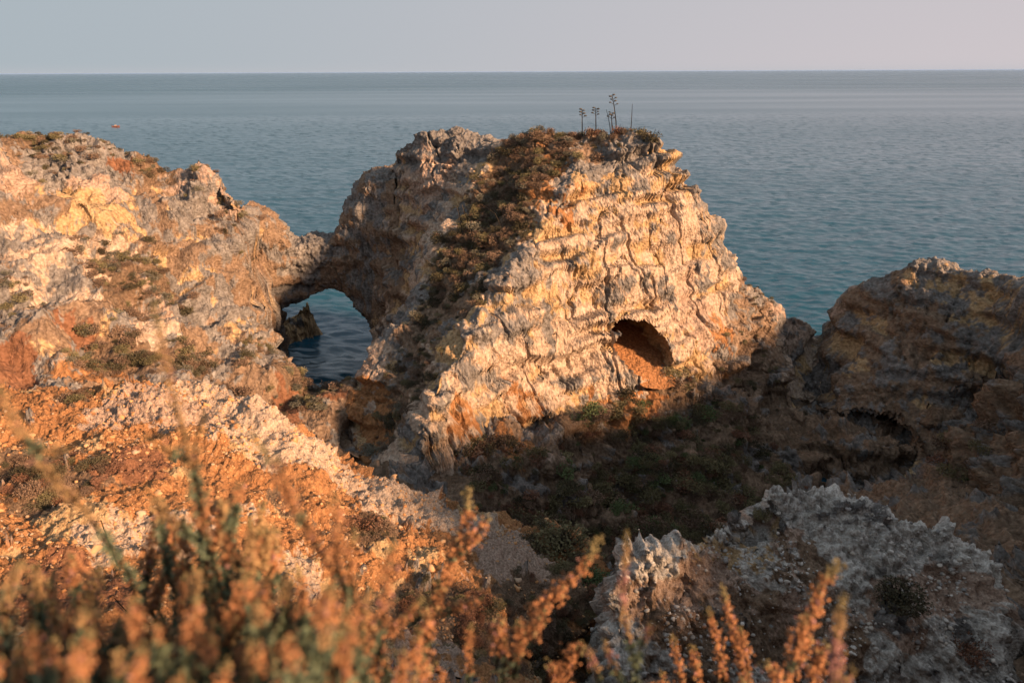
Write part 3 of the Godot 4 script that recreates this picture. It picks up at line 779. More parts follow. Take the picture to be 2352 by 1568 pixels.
# ---------- plants on the rocks ----------
func bush_mesh(sd: int, leaves: int, size: float, tall := 0.7) -> ArrayMesh:
	var r := RandomNumberGenerator.new()
	r.seed = sd
	var st := SurfaceTool.new()
	st.begin(Mesh.PRIMITIVE_TRIANGLES)
	var clumps := []
	for k in 9:
		var a := r.randf() * TAU
		var q := sqrt(r.randf()) * 0.36
		clumps.append(Vector3(cos(a) * q, tall * (0.18 + 0.5 * r.randf() * (1.0 - q)), sin(a) * q))
	for k in leaves:
		var c: Vector3 = clumps[k % 9]
		var d := Vector3(r.randfn(), r.randfn() * 0.8, r.randfn()).normalized()
		var p := c + d * (0.08 + 0.16 * pow(r.randf(), 0.5))
		if p.y < 0.0: p.y = r.randf() * 0.1
		var along := (d + Vector3(r.randfn(), r.randfn() + 0.6, r.randfn()) * 0.6).normalized()
		var side := along.cross(Vector3(r.randfn(), r.randfn(), r.randfn())).normalized() * size * (0.28 + 0.2 * r.randf())
		along *= size * (0.7 + 0.7 * r.randf())
		var t := 0.65 + 0.7 * r.randf()
		st.set_color(Color(t, t * (0.92 + 0.16 * r.randf()), t * 0.95))
		st.set_normal(along.cross(side).normalized())
		st.add_vertex(p)
		st.add_vertex(p + along * 0.5 + side)
		st.add_vertex(p + along)
		st.add_vertex(p)
		st.add_vertex(p + along)
		st.add_vertex(p + along * 0.5 - side)
	return st.commit()

func twig_mesh(sd: int) -> ArrayMesh:
	var r := RandomNumberGenerator.new()
	r.seed = sd
	var st := SurfaceTool.new()
	st.begin(Mesh.PRIMITIVE_TRIANGLES)
	for k in 26:
		var a := r.randf() * TAU
		var tip := Vector3(cos(a) * 0.5 * r.randf(), 0.3 + 0.4 * r.randf(), sin(a) * 0.5 * r.randf())
		tube(st, [Vector3(0, 0, 0), tip * 0.5 + Vector3(r.randfn(), 0, r.randfn()) * 0.05, tip], [0.015, 0.01, 0.004], 3, Color(1, 1, 1))
	return st.commit()

func tube(st: SurfaceTool, pts: Array, radii: Array, sides: int, col: Color):
	st.set_color(col)
	for k in pts.size() - 1:
		var a: Vector3 = pts[k]
		var b: Vector3 = pts[k + 1]
		var ax := (b - a).normalized()
		var u := ax.cross(Vector3(0.3, 0.2, 0.9)).normalized()
		var v := ax.cross(u)
		for j in sides:
			var c0 := u * cos(TAU * j / sides) + v * sin(TAU * j / sides)
			var c1 := u * cos(TAU * (j + 1) / sides) + v * sin(TAU * (j + 1) / sides)
			var p := [a + c0 * radii[k], a + c1 * radii[k], b + c1 * radii[k + 1], b + c0 * radii[k + 1]]
			for q in [[0, c0], [1, c1], [2, c1], [0, c0], [2, c1], [3, c0]]:
				st.set_normal(q[1])
				st.add_vertex(p[q[0]])

var LEAF := {"olive": Color(0.155, 0.135, 0.075), "grey": Color(0.15, 0.14, 0.11), "dry": Color(0.175, 0.12, 0.088), "rust": Color(0.20, 0.105, 0.07), "green": Color(0.10, 0.13, 0.06), "dark": Color(0.08, 0.07, 0.045)}
var bushes := []

func leaf_material() -> StandardMaterial3D:
	var m := StandardMaterial3D.new()
	m.vertex_color_use_as_albedo = true
	m.roughness = 0.85
	m.metallic_specular = 0.2
	m.cull_mode = BaseMaterial3D.CULL_DISABLED
	m.backlight_enabled = true
	m.backlight = Color(0.3, 0.3, 0.3)
	return m

# ground cover: one uncountable mass per place
func scrub(called: String, label: String, f: Dictionary, zones: Array, meshes: Array, tints: Array, lo := 0.3, hi := 0.8):
	var tf := []
	for z in zones:
		var c := at(z[0], z[1], z[2])
		for k in int(z[4]):
			var a := rng.randf() * TAU
			var q := sqrt(rng.randf()) * float(z[3])
			var p := on_rock(f, c.x + cos(a) * q, -c.z + sin(a) * q)
			if p.y < 0.3 or absf(p.y - c.y) > 4.0: continue
			if N.color2.get_noise_3dv(p * 1.5) < 0.02 and rng.randf() < 0.85: continue
			var s := lo + (hi - lo) * pow(rng.randf(), 2.2)
			var b := Basis(Vector3.UP, rng.randf() * TAU).scaled(Vector3(s * rng.randf_range(0.8, 1.4), s * rng.randf_range(0.7, 1.1), s * rng.randf_range(0.8, 1.4)))
			tf.append([Transform3D(b, p - Vector3(0, 0.06 * s, 0)), LEAF[tints[rng.randi() % tints.size()]] * rng.randf_range(0.7, 1.35)])
	var o := Node3D.new()
	o.name = called
	add_child(o, true)
	for v in meshes.size():
		var mm := MultiMesh.new()
		mm.transform_format = MultiMesh.TRANSFORM_3D
		mm.use_colors = true
		mm.mesh = meshes[v]
		var own := []
		for k in range(v, tf.size(), meshes.size()): own.append(tf[k])
		mm.instance_count = own.size()
		for k in own.size():
			mm.set_instance_transform(k, own[k][0])
			mm.set_instance_color(k, own[k][1])
		var g := MultiMeshInstance3D.new()
		g.name = "tufts"
		g.multimesh = mm
		g.material_override = M.leaf
		o.add_child(g, true)
	tag(o, label, "scrub", "", "stuff")

# one bush that can be pointed at: twigs and foliage
func bush(called: String, label: String, group: String, f: Dictionary, px: float, py: float, d: float, size: float, tint: String, sink := 0.1):
	var c := at(px, py, d)
	var p := on_rock(f, c.x, -c.z)
	var o := Node3D.new()
	o.name = called
	add_child(o, true)
	o.position = p - Vector3(0, sink * size, 0)
	o.rotation.y = rng.randf() * TAU
	o.scale = Vector3(size, size * rng.randf_range(0.75, 1.05), size)
	var near := d < 20.0
	put("foliage", (bushes[4 + rng.randi() % 2] if near else bushes[rng.randi() % 4]), M["leaf_" + tint], o)
	put("twigs", bushes[6], M.twig, o)
	tag(o, label, "bush", group)

func build_scrub():
	M.leaf = leaf_material()
	for k in LEAF:
		var m := leaf_material()
		m.albedo_color = (LEAF[k] as Color).linear_to_srgb()
		M["leaf_" + k] = m
	var tw := StandardMaterial3D.new()
	tw.albedo_color = Color(0.10, 0.075, 0.055).linear_to_srgb()
	tw.roughness = 0.9
	M.twig = tw
	for k in 4: bushes.append(bush_mesh(100 + k, 620, 0.075, 0.6))
	for k in 2: bushes.append(bush_mesh(200 + k, 1500, 0.055))
	bushes.append(twig_mesh(300))
	var C: Dictionary = fields.central
	var H: Dictionary = fields.headland
	var V: Dictionary = fields.valley
	var S: Dictionary = fields.slope
	scrub("dry_scrub", "dry brown scrub covering the shaded shoulder of the central rock", C, [[1200, 400, 58, 4, 260], [1150, 470, 56.5, 4, 320], [1080, 560, 53.5, 3.6, 290], [1130, 540, 53, 3.4, 240], [1020, 640, 51, 3, 200], [1060, 700, 48.5, 2.4, 60], [980, 760, 48, 2.8, 70], [940, 900, 44.5, 2.6, 80], [915, 980, 43, 2.2, 70], [1260, 340, 59.5, 4, 110], [1340, 325, 59, 3.5, 50]], bushes.slice(0, 4), ["dry", "dry", "olive", "grey", "dry", "dark"], 0.35, 1.3)
	scrub("hillside_scrub", "dense olive and rusty scrub on the hillside below the cave", V, [[1420, 950, 44.5, 3, 80], [1500, 1000, 42.5, 4, 170], [1600, 950, 46, 4, 110], [1600, 1050, 42, 4, 170], [1700, 1000, 45, 4, 140], [1500, 1100, 39.5, 4, 170], [1650, 1130, 40, 4, 150], [1400, 1080, 39, 3.5, 130], [1400, 1180, 35.6, 3.5, 150], [1550, 1200, 36.5, 3.5, 150], [1750, 1080, 43, 3.5, 120], [1230, 1100, 36.5, 3, 120], [1130, 1040, 39, 2, 90], [1160, 1150, 34.5, 3, 140], [1280, 1180, 34, 3, 160], [1700, 1200, 37, 3.5, 150], [1820, 1150, 40, 3, 90], [2200, 1090, 40, 4, 70], [2300, 1080, 40, 4, 90]], bushes.slice(0, 4), ["olive", "olive", "olive", "green", "dry", "dry", "rust", "dark"], 0.4, 1.7)
	scrub("headland_scrub", "dark patches of scrub on the pale headland", H, [[80, 340, 64, 5, 260], [180, 360, 63.5, 3, 110], [290, 350, 65.5, 2.5, 60], [360, 380, 66.5, 2.5, 50], [250, 610, 52, 2.6, 110], [310, 600, 54, 2, 50], [370, 640, 53, 2, 50], [290, 680, 49.5, 2.4, 80], [250, 800, 43, 2.6, 120], [330, 830, 42.5, 2.2, 80], [430, 850, 45, 2.4, 70], [560, 560, 63.5, 2.5, 60], [600, 620, 64.5, 2.2, 50], [640, 800, 53.5, 2, 40], [560, 800, 51, 2.4, 60], [700, 870, 50, 2.2, 70], [780, 868, 49.6, 2, 80], [500, 870, 46, 2.4, 80], [700, 930, 46, 3, 90], [480, 420, 65, 2.4, 40], [40, 640, 45.5, 1.8, 40], [130, 500, 56, 1.6, 20]], bushes.slice(0, 4), ["olive", "dark", "dry", "dry", "grey"], 0.3, 1.3)
	scrub("cliff_scrub", "sparse dark bushes on the shaded flank above the cove", C, [[1740, 760, 57, 3, 40], [1720, 850, 53, 3, 60], [1800, 900, 52, 3, 50], [1760, 960, 49.5, 3, 70], [1850, 1020, 48.5, 2.5, 40], [1740, 660, 59.6, 2, 30]], bushes.slice(0, 4), ["dark", "olive", "dry"], 0.3, 0.8)
	scrub("slope_scrub", "small dry tufts growing on the orange gravel slope", S, [[130, 1110, 11, 1.0, 60], [60, 1060, 12, 0.8, 30], [840, 1230, 11.5, 0.5, 26], [1000, 1420, 9.3, 0.9, 80], [1100, 1460, 9.0, 0.9, 90], [1250, 1400, 10.4, 1.0, 110], [1340, 1380, 11.2, 0.8, 90], [920, 1380, 9.4, 0.5, 30], [1290, 1260, 12.9, 0.8, 40], [180, 920, 15.6, 0.3, 10], [1320, 1480, 9.8, 0.8, 90]], bushes.slice(4, 6), ["dry", "dry", "rust", "olive", "dark"], 0.2, 0.45)
	var nth := 0
	for q in [[1182, 318, 61.5, 1.0, "grey"], [1210, 312, 61, 1.3, "grey"], [1238, 306, 60.8, 1.5, "grey"], [1262, 304, 60.6, 1.2, "dry"], [1290, 302, 60.3, 1.3, "olive"], [1312, 303, 60, 1.0, "dry"], [1332, 304, 60, 0.9, "dry"], [1362, 304, 59.6, 1.1, "rust"], [1385, 303, 59.4, 1.0, "dry"]]:
		var which: String = ["first", "second", "third", "fourth", "fifth", "sixth", "seventh", "eighth", "ninth"][nth]
		var look: String = {"grey": "grey", "dry": "dry brown", "olive": "olive", "rust": "rusty"}[q[4]]
		nth += 1
		bush("crest_bush", "%s scrub bush, %s from the left on the crest of the central rock" % [look, which], "bushes along the crest of the central rock", C, q[0], q[1], q[2], q[3], q[4])
	bush("crest_bush", "rusty bush at the foot of the tallest agave stalk", "", C, 1418, 300, 58.6, 1.3, "rust")
	bush("crest_bush", "thin spiky bush between the agave stalks and the dark corner bush", "", C, 1440, 297, 58.3, 1.0, "dry")
	bush("crest_bush", "dark green bush on the outermost top corner of the central rock", "", C, 1498, 300, 57.2, 1.6, "dark")
	bush("crest_bush", "low dark bush beside the corner bush on the central rock", "", C, 1468, 298, 57.8, 1.2, "olive")
	bush("slope_bush", "round olive bush beside the pale pebble patch", "", S, 1290, 1245, 12.8, 1.35, "olive")
	bush("slope_bush", "rust brown bush under the white crest of the near slope", "", S, 835, 1215, 11.6, 0.7, "rust")
	bush("slope_bush", "small grey brown bush on the near slope crest among orange gravel", "", S, 175, 918, 15.7, 0.7, "dry")
	bush("slope_bush", "dark green bush at the edge of the shaded ravine", "", S, 1350, 1330, 11.8, 1.1, "green")
	bush("boulder_bush", "dark wiry bush in the hollow of the grey boulder", "", fields.boulder, 2060, 1360, 9.08, 0.8, "dark")
	bush("boulder_bush", "reddish bush on the low corner of the grey boulder", "", fields.boulder, 2230, 1510, 8.5, 0.7, "rust")
	bush("boulder_bush", "small dark bush behind the crest of the grey boulder", "", fields.boulder, 1722, 1142, 10.7, 0.35, "olive")

func build_agaves():
	var m := StandardMaterial3D.new()
	m.albedo_color = Color(0.20, 0.17, 0.14).linear_to_srgb()
	m.roughness = 0.9
	var dark := StandardMaterial3D.new()
	dark.albedo_color = Color(0.06, 0.055, 0.05).linear_to_srgb()
	dark.roughness = 0.9
	var pods := SphereMesh.new()
	pods.radial_segments = 8
	pods.rings = 5
	pods.radius = 0.5
	pods.height = 1.0
	for q in [[1338, 305, 1337, 250, 59.9, 6, "leftmost dry agave stalk with dark seed heads on the crest"], [1370, 303, 1368, 247, 59.6, 6, "second dry agave stalk from the left, with dark seed heads"], [1404, 303, 1393, 251, 59.2, 0, "bare leaning agave stalk left of the tallest one"], [1407, 303, 1404, 258, 59.0, 6, "shortest agave stalk with seed heads, beside the tallest one"], [1417, 298, 1406, 217, 58.8, 7, "tallest dry agave stalk with dark seed heads"], [1449, 298, 1453, 238, 58.4, 0, "thin bare stalk, rightmost on the crest"]]:
		var a := at(q[0], q[1], q[4])
		var foot := on_rock(fields.central, a.x, -a.z)
		var b := at(q[2], q[3], q[4])
		var o := Node3D.new()
		o.name = "agave_stalk"
		add_child(o, true)
		o.position = foot - Vector3(0, 0.2, 0)
		var tip := b - o.position
		var st := SurfaceTool.new()
		st.begin(Mesh.PRIMITIVE_TRIANGLES)
		var bend := Vector3(-tip.x * 0.22, 0, 0)
		var th: float = 0.055 if q[5] > 0 else 0.04
		tube(st, [Vector3.ZERO, tip * 0.35 + bend * 0.7, tip * 0.7 + bend * 0.6, tip], [th, th * 0.9, th * 0.7, th * 0.4], 6, Color.WHITE)
		put("stalk", st.commit(), m, o)
		for k in int(q[5]):
			var up: float = 0.74 + 0.27 * k / q[5]
			var side := (-1.0 if k % 2 else 1.0) * rng.randf_range(0.12, 0.28) * (1.15 - 0.5 * (up - 0.74) / 0.27)
			var on := tip * up + bend * 0.3
			var hd := put("seed_head", pods, dark, o)
			hd.position = on + Vector3(side, 0.10, rng.randf_range(-0.15, 0.15))
			hd.scale = Vector3(0.26, 0.13, 0.22) * rng.randf_range(0.7, 1.15)
			var s2 := SurfaceTool.new()
			s2.begin(Mesh.PRIMITIVE_TRIANGLES)
			tube(s2, [on - Vector3(0, 0.05, 0), hd.position], [0.02, 0.012], 4, Color.WHITE)
			put("branch", s2.commit(), m, o)
		tag(o, q[6], "agave", "dry agave stalks on the crest")

func build_boat():
	var dir := at(265, 291, 100.0) - cam.position
	var p := cam.position + dir * (CAM_Y / -dir.y)
	var o := Node3D.new()
	o.name = "boat"
	add_child(o)
	o.position = Vector3(p.x, 0.05, p.z)
	o.rotation.y = 0.15
	var st := SurfaceTool.new()
	st.begin(Mesh.PRIMITIVE_TRIANGLES)
	# hull: stations from stern to bow, each a half section mirrored
	var sec := [[-2.0, 0.75, 0.55], [-1.0, 0.85, 0.55], [0.3, 0.85, 0.6], [1.3, 0.6, 0.68], [2.1, 0.04, 0.8]]
	var rows := []
	for s in sec: rows.append([Vector3(s[0], s[2], -s[1]), Vector3(s[0], 0.1, -s[1] * 0.8), Vector3(s[0] * 0.95, -0.25, 0), Vector3(s[0], 0.1, s[1] * 0.8), Vector3(s[0], s[2], s[1]), Vector3(s[0], s[2] - 0.12, s[1] * 0.85), Vector3(s[0] * 0.95, 0.05, 0), Vector3(s[0], s[2] - 0.12, -s[1] * 0.85)])
	for k in rows.size() - 1:
		for j in 8:
			var a: Vector3 = rows[k][j]
			var b: Vector3 = rows[k][(j + 1) % 8]
			var c: Vector3 = rows[k + 1][(j + 1) % 8]
			var d: Vector3 = rows[k + 1][j]
			for v in [a, b, c, a, c, d]: st.add_vertex(v)
	st.add_vertex(rows[0][0]); st.add_vertex(rows[0][2]); st.add_vertex(rows[0][4])
	st.generate_normals()
	var hull := StandardMaterial3D.new()
	hull.albedo_color = Color(0.20, 0.075, 0.05).linear_to_srgb()
	hull.roughness = 0.5
	hull.cull_mode = BaseMaterial3D.CULL_DISABLED
	put("hull", st.commit(), hull, o)
	var dk := StandardMaterial3D.new()
	dk.albedo_color = Color(0.04, 0.04, 0.05).linear_to_srgb()
	var cab := BoxMesh.new()
	cab.size = Vector3(0.9, 0.7, 0.9)
	var pale := StandardMaterial3D.new()
	pale.albedo_color = Color(0.3, 0.22, 0.17).linear_to_srgb()
	var cb := put("cabin", cab, pale, o)
	cb.position = Vector3(-0.2, 0.75, 0)
	var mt := BoxMesh.new()
	mt.size = Vector3(0.4, 0.8, 0.35)
	var mo := put("outboard_motor", mt, dk, o)
	mo.position = Vector3(-2.2, 0.5, 0)
	var bench := BoxMesh.new()
	bench.size = Vector3(0.3, 0.06, 1.3)
	var be := put("bench", bench, pale, o)
	be.position = Vector3(1.0, 0.42, 0)
	tag(o, "small reddish motorboat alone on the open sea", "boat")

# ---------- stones ----------
func stone_mesh(sd: int) -> ArrayMesh:
	var sp := SphereMesh.new()
	sp.radial_segments = 7
	sp.rings = 3
	sp.radius = 0.5
	sp.height = 1.0
	var arr := sp.get_mesh_arrays()
	var n := noise(FastNoiseLite.TYPE_SIMPLEX, 0.9, 1, sd)
	var P: PackedVector3Array = arr[Mesh.ARRAY_VERTEX]
	for k in P.size(): P[k] *= 1.0 + 0.55 * n.get_noise_3dv(P[k] * 2.0)
	arr[Mesh.ARRAY_VERTEX] = P
	arr[Mesh.ARRAY_TANGENT] = null
	arr[Mesh.ARRAY_TEX_UV] = null
	var m := ArrayMesh.new()
	m.add_surface_from_arrays(Mesh.PRIMITIVE_TRIANGLES, arr)
	var st := SurfaceTool.new()
	st.create_from(m, 0)
	st.generate_normals()
	return st.commit()

func build_stones():
	var shapes := []
	for k in 5: shapes.append(stone_mesh(500 + k))
	var mats := []
	for c in [Color(0.46, 0.29, 0.16), Color(0.43, 0.24, 0.115), Color(0.38, 0.19, 0.085), Color(0.40, 0.29, 0.2), Color(0.30, 0.25, 0.21)]:
		var m := StandardMaterial3D.new()
		m.albedo_color = (c as Color).linear_to_srgb()
		m.roughness = 0.95
		m.metallic_specular = 0.2
		mats.append(m)
	var gm := StandardMaterial3D.new()
	gm.vertex_color_use_as_albedo = true
	gm.roughness = 0.95
	gm.metallic_specular = 0.2
	for job in [["ground_slope", "slope", 17000, -12.0, 3.5, 5.0, 17.5, 0.02, 0.10, 300], ["boulder", "boulder", 3500, 0.5, 9.0, 6.5, 11.6, 0.025, 0.11, 0]]:
		var f: Dictionary = fields[job[1]]
		var host: Node = get_node(str(job[0]))
		var tf := []
		var tries := 0
		while tf.size() < job[2] and tries < 200000:
			tries += 1
			var x := rng.randf_range(job[3], job[4])
			var d := rng.randf_range(job[5], job[6])
			var p := on_rock(f, x, d)
			if p.y < 15.0: continue
			if N.color.get_noise_3dv(p * 1.4) < 0.05 and rng.randf() < 0.85: continue
			var s: float = lerpf(job[7], job[8], pow(rng.randf(), 2.5))
			p.y -= s * 0.22
			tf.append([s, Transform3D(Basis.from_euler(Vector3(rng.randf() * TAU, rng.randf() * TAU, rng.randf() * TAU)).scaled(Vector3(s, s * 0.75, s * 0.9)), p)])
		tf.sort_custom(func(a, b): return a[0] > b[0])
		for k in int(job[9]):
			var o := put("stone", shapes[k % 5], mats[rng.randi() % 4], host)
			var t: Transform3D = tf[k][1]
			o.transform = Transform3D(t.basis * rng.randf_range(1.0, 1.9), t.origin)
		var mm := MultiMesh.new()
		mm.transform_format = MultiMesh.TRANSFORM_3D
		mm.use_colors = true
		mm.mesh = shapes[0]
		mm.instance_count = tf.size() - int(job[9])
		var tones := [Color(0.45, 0.27, 0.14), Color(0.42, 0.23, 0.11), Color(0.38, 0.19, 0.085), Color(0.38, 0.27, 0.18)] if job[0] == "ground_slope" else [Color(0.48, 0.45, 0.41), Color(0.38, 0.36, 0.34), Color(0.26, 0.25, 0.24), Color(0.42, 0.38, 0.33)]
		for k in mm.instance_count:
			mm.set_instance_transform(k, tf[k + int(job[9])][1])
			mm.set_instance_color(k, (tones[rng.randi() % 4] as Color) * rng.randf_range(0.75, 1.15))
		var g := MultiMeshInstance3D.new()
		g.name = "gravel"
		g.multimesh = mm
		g.material_override = gm
		host.add_child(g, true)
		g.set_meta("kind", "stuff")

# ---------- flowering plants right in front of the lookout ----------
func blob(st: SurfaceTool, c: Vector3, r: float, col: Color, rg: RandomNumberGenerator):
	# a small knobbly flower head: an octahedron-like ball with uneven corners
	var p := []
	for d in [Vector3.UP, Vector3.RIGHT, Vector3.BACK, Vector3.LEFT, Vector3.FORWARD, Vector3.DOWN]:
		p.append(c + ((d as Vector3) + Vector3(rg.randfn(), rg.randfn(), rg.randfn()) * 0.25) * r * rg.randf_range(0.75, 1.2))
	for k in 4:
		var a := 1 + k
		var b := 1 + (k + 1) % 4
		st.set_color(col * rg.randf_range(0.75, 1.25))
		for v in [p[0], p[a], p[b], p[5], p[b], p[a]]:
			st.set_normal(((v as Vector3) - c).normalized())
			st.add_vertex(v)

func spike(plant: Node3D, pts: Array, thick: float, flowers: float, tint: int, rg: RandomNumberGenerator):
	# pts run from root to tip, in the plant's own space
	var cols := [Color(0.37, 0.18, 0.09), Color(0.34, 0.225, 0.115), Color(0.34, 0.18, 0.165), Color(0.20, 0.20, 0.10)]
	var st := SurfaceTool.new()
	st.begin(Mesh.PRIMITIVE_TRIANGLES)
	var radii := []
	for k in pts.size(): radii.append(0.0035 * (1.3 - float(k) / pts.size()))
	tube(st, pts, radii, 5, Color(0.16, 0.09, 0.04))
	put("stem", st.commit(), M.bloom, plant)
	var fl := SurfaceTool.new()
	fl.begin(Mesh.PRIMITIVE_TRIANGLES)
	var lf := SurfaceTool.new()
	lf.begin(Mesh.PRIMITIVE_TRIANGLES)
	var length := 0.0
	for k in pts.size() - 1: length += (pts[k] as Vector3).distance_to(pts[k + 1])
	var n := int(length / 0.0021)
	var leaves := 0
	for k in n:
		var u := float(k) / n
		var fu := u * (pts.size() - 1)
		var a := mini(int(fu), pts.size() - 2)
		var p: Vector3 = (pts[a] as Vector3).lerp(pts[a + 1], fu - a)
		var off := Vector3(rg.randfn(), rg.randfn(), rg.randfn()) * 0.55
		if u > 1.0 - flowers:
			var v := (u - (1.0 - flowers)) / flowers
			var w := thick * (0.35 + 0.65 * sin(PI * clampf(0.25 + v * 0.68, 0.0, 1.0)))
			var c: Color = cols[tint] if tint != 2 or (v > 0.3 and v < 0.62) else cols[1]
			if v > 0.86: c = cols[3].lerp(cols[1], 0.4)
			elif rg.randf() < 0.12: c = cols[1]
			elif rg.randf() < 0.05: c = cols[2]
			blob(fl, p + off * w * 1.15, w * rg.randf_range(0.18, 0.42), c, rg)
		elif rg.randf() < 0.85:
			leaves += 1
			var along := (off.normalized() + Vector3(0, 0.5, 0)).normalized() * rg.randf_range(0.014, 0.032)
			var side := along.cross(Vector3(rg.randfn(), rg.randfn(), rg.randfn())).normalized() * 0.0045
			var t := rg.randf_range(0.7, 1.3)
			lf.set_color(Color(0.105, 0.13, 0.085) * t)
			lf.set_normal(along.cross(side).normalized())
			for v in [p, p + along * 0.5 + side, p + along, p, p + along, p + along * 0.5 - side]: lf.add_vertex(v)
	put("flower_spike", fl.commit(), M.bloom, plant)
	if leaves > 0: put("leaves", lf.commit(), M.bloom, plant)

func build_foreground():
	var m := leaf_material()
	m.backlight = Color(0.45, 0.45, 0.45)
	M.bloom = m
	var rg := RandomNumberGenerator.new()
	rg.seed = 99
	# [label, depth, [spike paths from tip to root in survey px], thickness, flower share, tint]
	var plants := [
		["tall thin flowering stem rising in front of the headland", 1.25, [[[350, 690], [372, 800], [400, 920], [432, 1050], [462, 1180], [520, 1420], [560, 1640]], [[470, 940], [450, 1010], [445, 1080], [462, 1180]], [[330, 1000], [390, 1040], [432, 1060]], [[330, 1120], [400, 1200], [470, 1260]]], 0.013, 0.62, 1],
		["arching flower stem leaning out of the frame's left side", 1.1, [[[-30, 860], [10, 930], [45, 990], [130, 1110], [200, 1180], [300, 1330], [380, 1620]], [[160, 1025], [110, 1045], [60, 1020]], [[40, 1290], [10, 1400], [20, 1600]], [[-20, 1180], [-40, 1400], [0, 1640]]], 0.016, 0.6, 1],
		["thick orange flower stem with a pink middle, left of the gravel patch", 1.15, [[[575, 990], [640, 1090], [690, 1190], [750, 1290], [820, 1390], [880, 1500], [900, 1640]], [[765, 1140], [772, 1200], [770, 1280], [790, 1360]], [[640, 1050], [660, 1140], [700, 1210]], [[905, 1240], [892, 1320], [880, 1400], [870, 1520]], [[810, 1215], [800, 1290], [810, 1380]]], 0.020, 0.75, 0],
		["branching orange flower spike standing before the pebble patch", 1.9, [[[1074, 1120], [1072, 1190], [1045, 1260], [1015, 1350], [985, 1430], [970, 1520], [960, 1640]], [[1120, 1190], [1085, 1240], [1040, 1290]], [[1110, 1370], [1060, 1395], [1005, 1420]], [[1010, 1345], [1000, 1400], [985, 1440]], [[990, 1390], [985, 1440], [975, 1500]]], 0.020, 0.7, 0],
		["pink tipped flower stem curving beside the branching spike", 1.5, [[[968, 1372], [940, 1410], [890, 1450], [840, 1500], [800, 1640]], [[975, 1400], [985, 1450], [980, 1560]], [[960, 1490], [930, 1530], [900, 1640]]], 0.016, 0.6, 0],
		["thick leaning orange flower spike over the dark ravine", 1.7, [[[1378, 1232], [1340, 1300], [1290, 1350], [1240, 1400], [1210, 1460], [1160, 1540], [1130, 1660]], [[1150, 1420], [1145, 1470], [1140, 1540]], [[1250, 1400], [1225, 1440], [1190, 1500]], [[1335, 1480], [1300, 1520], [1310, 1640]], [[1190, 1430], [1195, 1480], [1180, 1560]], [[1255, 1520], [1290, 1560], [1300, 1650]]], 0.022, 0.7, 0],
		["row of short upright flower spikes at the bottom centre", 1.7, [[[1080, 1432], [1078, 1490], [1075, 1600]], [[1105, 1560], [1090, 1600], [1080, 1660]], [[1155, 1430], [1160, 1500], [1150, 1620]], [[1000, 1520], [1020, 1580], [1030, 1660]]], 0.012, 0.5, 0],
		["thin greenish stem with pink flowers left of the boulder", 1.5, [[[1440, 1215], [1436, 1290], [1430, 1370], [1438, 1440], [1460, 1540], [1470, 1660]], [[1500, 1430], [1480, 1470], [1460, 1520]], [[1385, 1470], [1410, 1530], [1440, 1600]], [[1345, 1480], [1370, 1540], [1400, 1650]]], 0.012, 0.55, 2],
		["slender orange flower spikes in front of the grey boulder", 2.0, [[[1660, 1345], [1672, 1400], [1690, 1470], [1710, 1560], [1715, 1660]], [[1625, 1395], [1645, 1460], [1660, 1540], [1670, 1650]], [[1545, 1460], [1560, 1530], [1570, 1640]], [[1588, 1480], [1600, 1540], [1610, 1640]], [[1700, 1440], [1715, 1500], [1720, 1600]], [[1520, 1540], [1530, 1600], [1540, 1660]]], 0.014, 0.75, 0],
		["tall orange flower spike before the right part of the boulder", 1.6, [[[1932, 1290], [1890, 1340], [1862, 1420], [1840, 1500], [1800, 1600], [1790, 1680]], [[1850, 1420], [1830, 1470], [1820, 1540]], [[1760, 1520], [1790, 1570], [1800, 1650]], [[1900, 1480], [1870, 1540], [1850, 1650]], [[1700, 1560], [1740, 1600], [1770, 1680]]], 0.022, 0.8, 0],
		["blurred green and purple flower stem at the boulder's hollow", 1.2, [[[1940, 1365], [1926, 1430], [1918, 1500], [1925, 1580], [1930, 1680]], [[1960, 1530], [1940, 1580], [1935, 1660]]], 0.018, 0.75, 2],
	]
	for q in plants:
		var d: float = q[1]
		var o := Node3D.new()
		o.name = "flowering_plant"
		add_child(o, true)
		var root := at(q[2][0][-1][0], q[2][0][-1][1], d)
		o.position = Vector3(root.x, height(fields.slope, root.x, d), root.z)
		for path in q[2]:
			var pts := []
			var k := 0
			for s in path:
				pts.append(at(s[0], s[1], d + 0.03 * k * (1.0 if path == q[2][0] else 0.6)) - o.position)
				k += 1
			pts.reverse()
			if path == q[2][0]: pts.push_front(Vector3(0, -0.02, 0))
			spike(o, pts, q[3] * d / 1.5, q[4], q[5], rg)
		tag(o, q[0], "plant", "flowering plants at the lookout's edge")
	# the crowded clumps at the bottom left
	var spots := [[60, 1560, 1.0, "clump of blurred orange flowers in the bottom left corner"], [240, 1500, 1.3, "green and orange flower clump next to the bottom left corner clump"], [420, 1480, 1.15, "flower clump with dark green leaves below the cracked red soil"], [560, 1400, 1.45, "greenish flower clump in the middle of the left crowd"], [700, 1440, 1.1, "dense bright orange flower clump below the thick pink stem"], [820, 1560, 1.3, "orange and green flower clump at the bottom, left of the upright spikes"], [500, 1240, 1.7, "tall loose flower clump against the orange gravel"], [130, 1400, 1.5, "green leafed flower clump below the dark tufts at the left"], [640, 1560, 0.95, "blurred flower clump at the bottom edge under the bright orange clump"], [330, 1600, 0.95, "lowest blurred flower clump at the bottom edge"]]
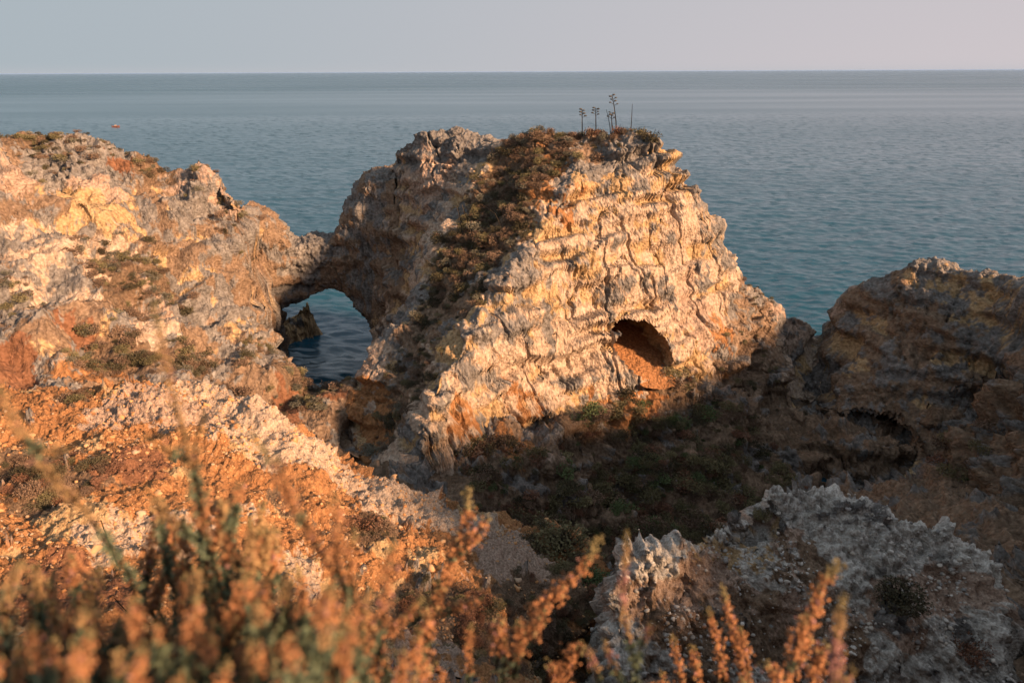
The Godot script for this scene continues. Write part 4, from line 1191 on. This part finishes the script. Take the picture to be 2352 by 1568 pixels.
	for q in spots:
		var o := Node3D.new()
		o.name = "flower_clump"
		add_child(o, true)
		var root := at(q[0], q[1] + 160, q[2])
		o.position = Vector3(root.x, height(fields.slope, root.x, q[2]), root.z)
		for k in 26:
			var px: float = q[0] + rg.randf_range(-150, 150)
			var py: float = q[1] + rg.randf_range(-130, 60)
			var dd: float = q[2] * rg.randf_range(0.85, 1.25)
			var lean := rg.randf_range(-60, 90)
			var tip := at(px, py, dd) - o.position
			var mid := at(px - lean * 0.4, py + 90, dd) - o.position
			var low := at(px - lean, py + 190, dd) - o.position
			spike(o, [Vector3(0, -0.02, 0).lerp(low, 0.15), low, mid, tip], rg.randf_range(0.010, 0.018) * dd / 1.3, rg.randf_range(0.15, 0.5), 0 if rg.randf() < 0.75 else 1, rg)
		tag(o, q[3], "plant", "crowded flower clumps")

# ---------- thin dry things lying or standing about ----------
func wire(called: String, label: String, category: String, pts: Array, radius: float, col: Color, group := ""):
	var root := at(pts[0][0], pts[0][1], pts[0][2])
	var st := SurfaceTool.new()
	st.begin(Mesh.PRIMITIVE_TRIANGLES)
	var own := []
	var radii := []
	for k in pts.size():
		own.append(at(pts[k][0], pts[k][1], pts[k][2]) - root)
		radii.append(radius * (1.0 - 0.5 * k / pts.size()))
	tube(st, own, radii, 6, Color.WHITE)
	var m := StandardMaterial3D.new()
	m.albedo_color = col.linear_to_srgb()
	m.roughness = 0.8
	var o := put(called, st.commit(), m)
	o.position = root
	tag(o, label, category, group)

func build_stems():
	var straw := Color(0.42, 0.34, 0.26)
	wire("dry_stalk", "pale dry stalk leaning on the scrubby shoulder, leftmost of three", "stalk", [[1062, 535, 53.2], [1056, 500, 53.4], [1050, 470, 53.6]], 0.04, straw, "dry stalks on the scrubby shoulder")
	wire("dry_stalk", "pale dry stalk leaning on the scrubby shoulder, middle of three", "stalk", [[1085, 540, 52.6], [1072, 505, 53], [1062, 470, 53.4]], 0.04, straw, "dry stalks on the scrubby shoulder")
	wire("dry_stalk", "arched pale dry stalk over the scrubby shoulder, rightmost of three", "stalk", [[1150, 515, 52.4], [1138, 490, 52.8], [1110, 470, 53.4]], 0.04, straw, "dry stalks on the scrubby shoulder")
	wire("grass_stem", "straight straw stem standing over the grey gravel at the left", "grass stem", [[268, 1298, 8.2], [250, 1250, 8.25], [230, 1195, 8.3]], 0.012, straw, "straw stems on the near slope")
	wire("grass_stem", "short straw stem lying in front of the cracked red soil", "grass stem", [[310, 1428, 7.0], [285, 1400, 7.1], [262, 1375, 7.2]], 0.010, straw, "straw stems on the near slope")
	wire("hose", "thin black hose lying on pale gravel at the bottom centre", "hose", [[985, 1538, 7.15], [1010, 1545, 7.1], [1035, 1553, 7.1], [1060, 1560, 7.1]], 0.022, Color(0.02, 0.02, 0.022))
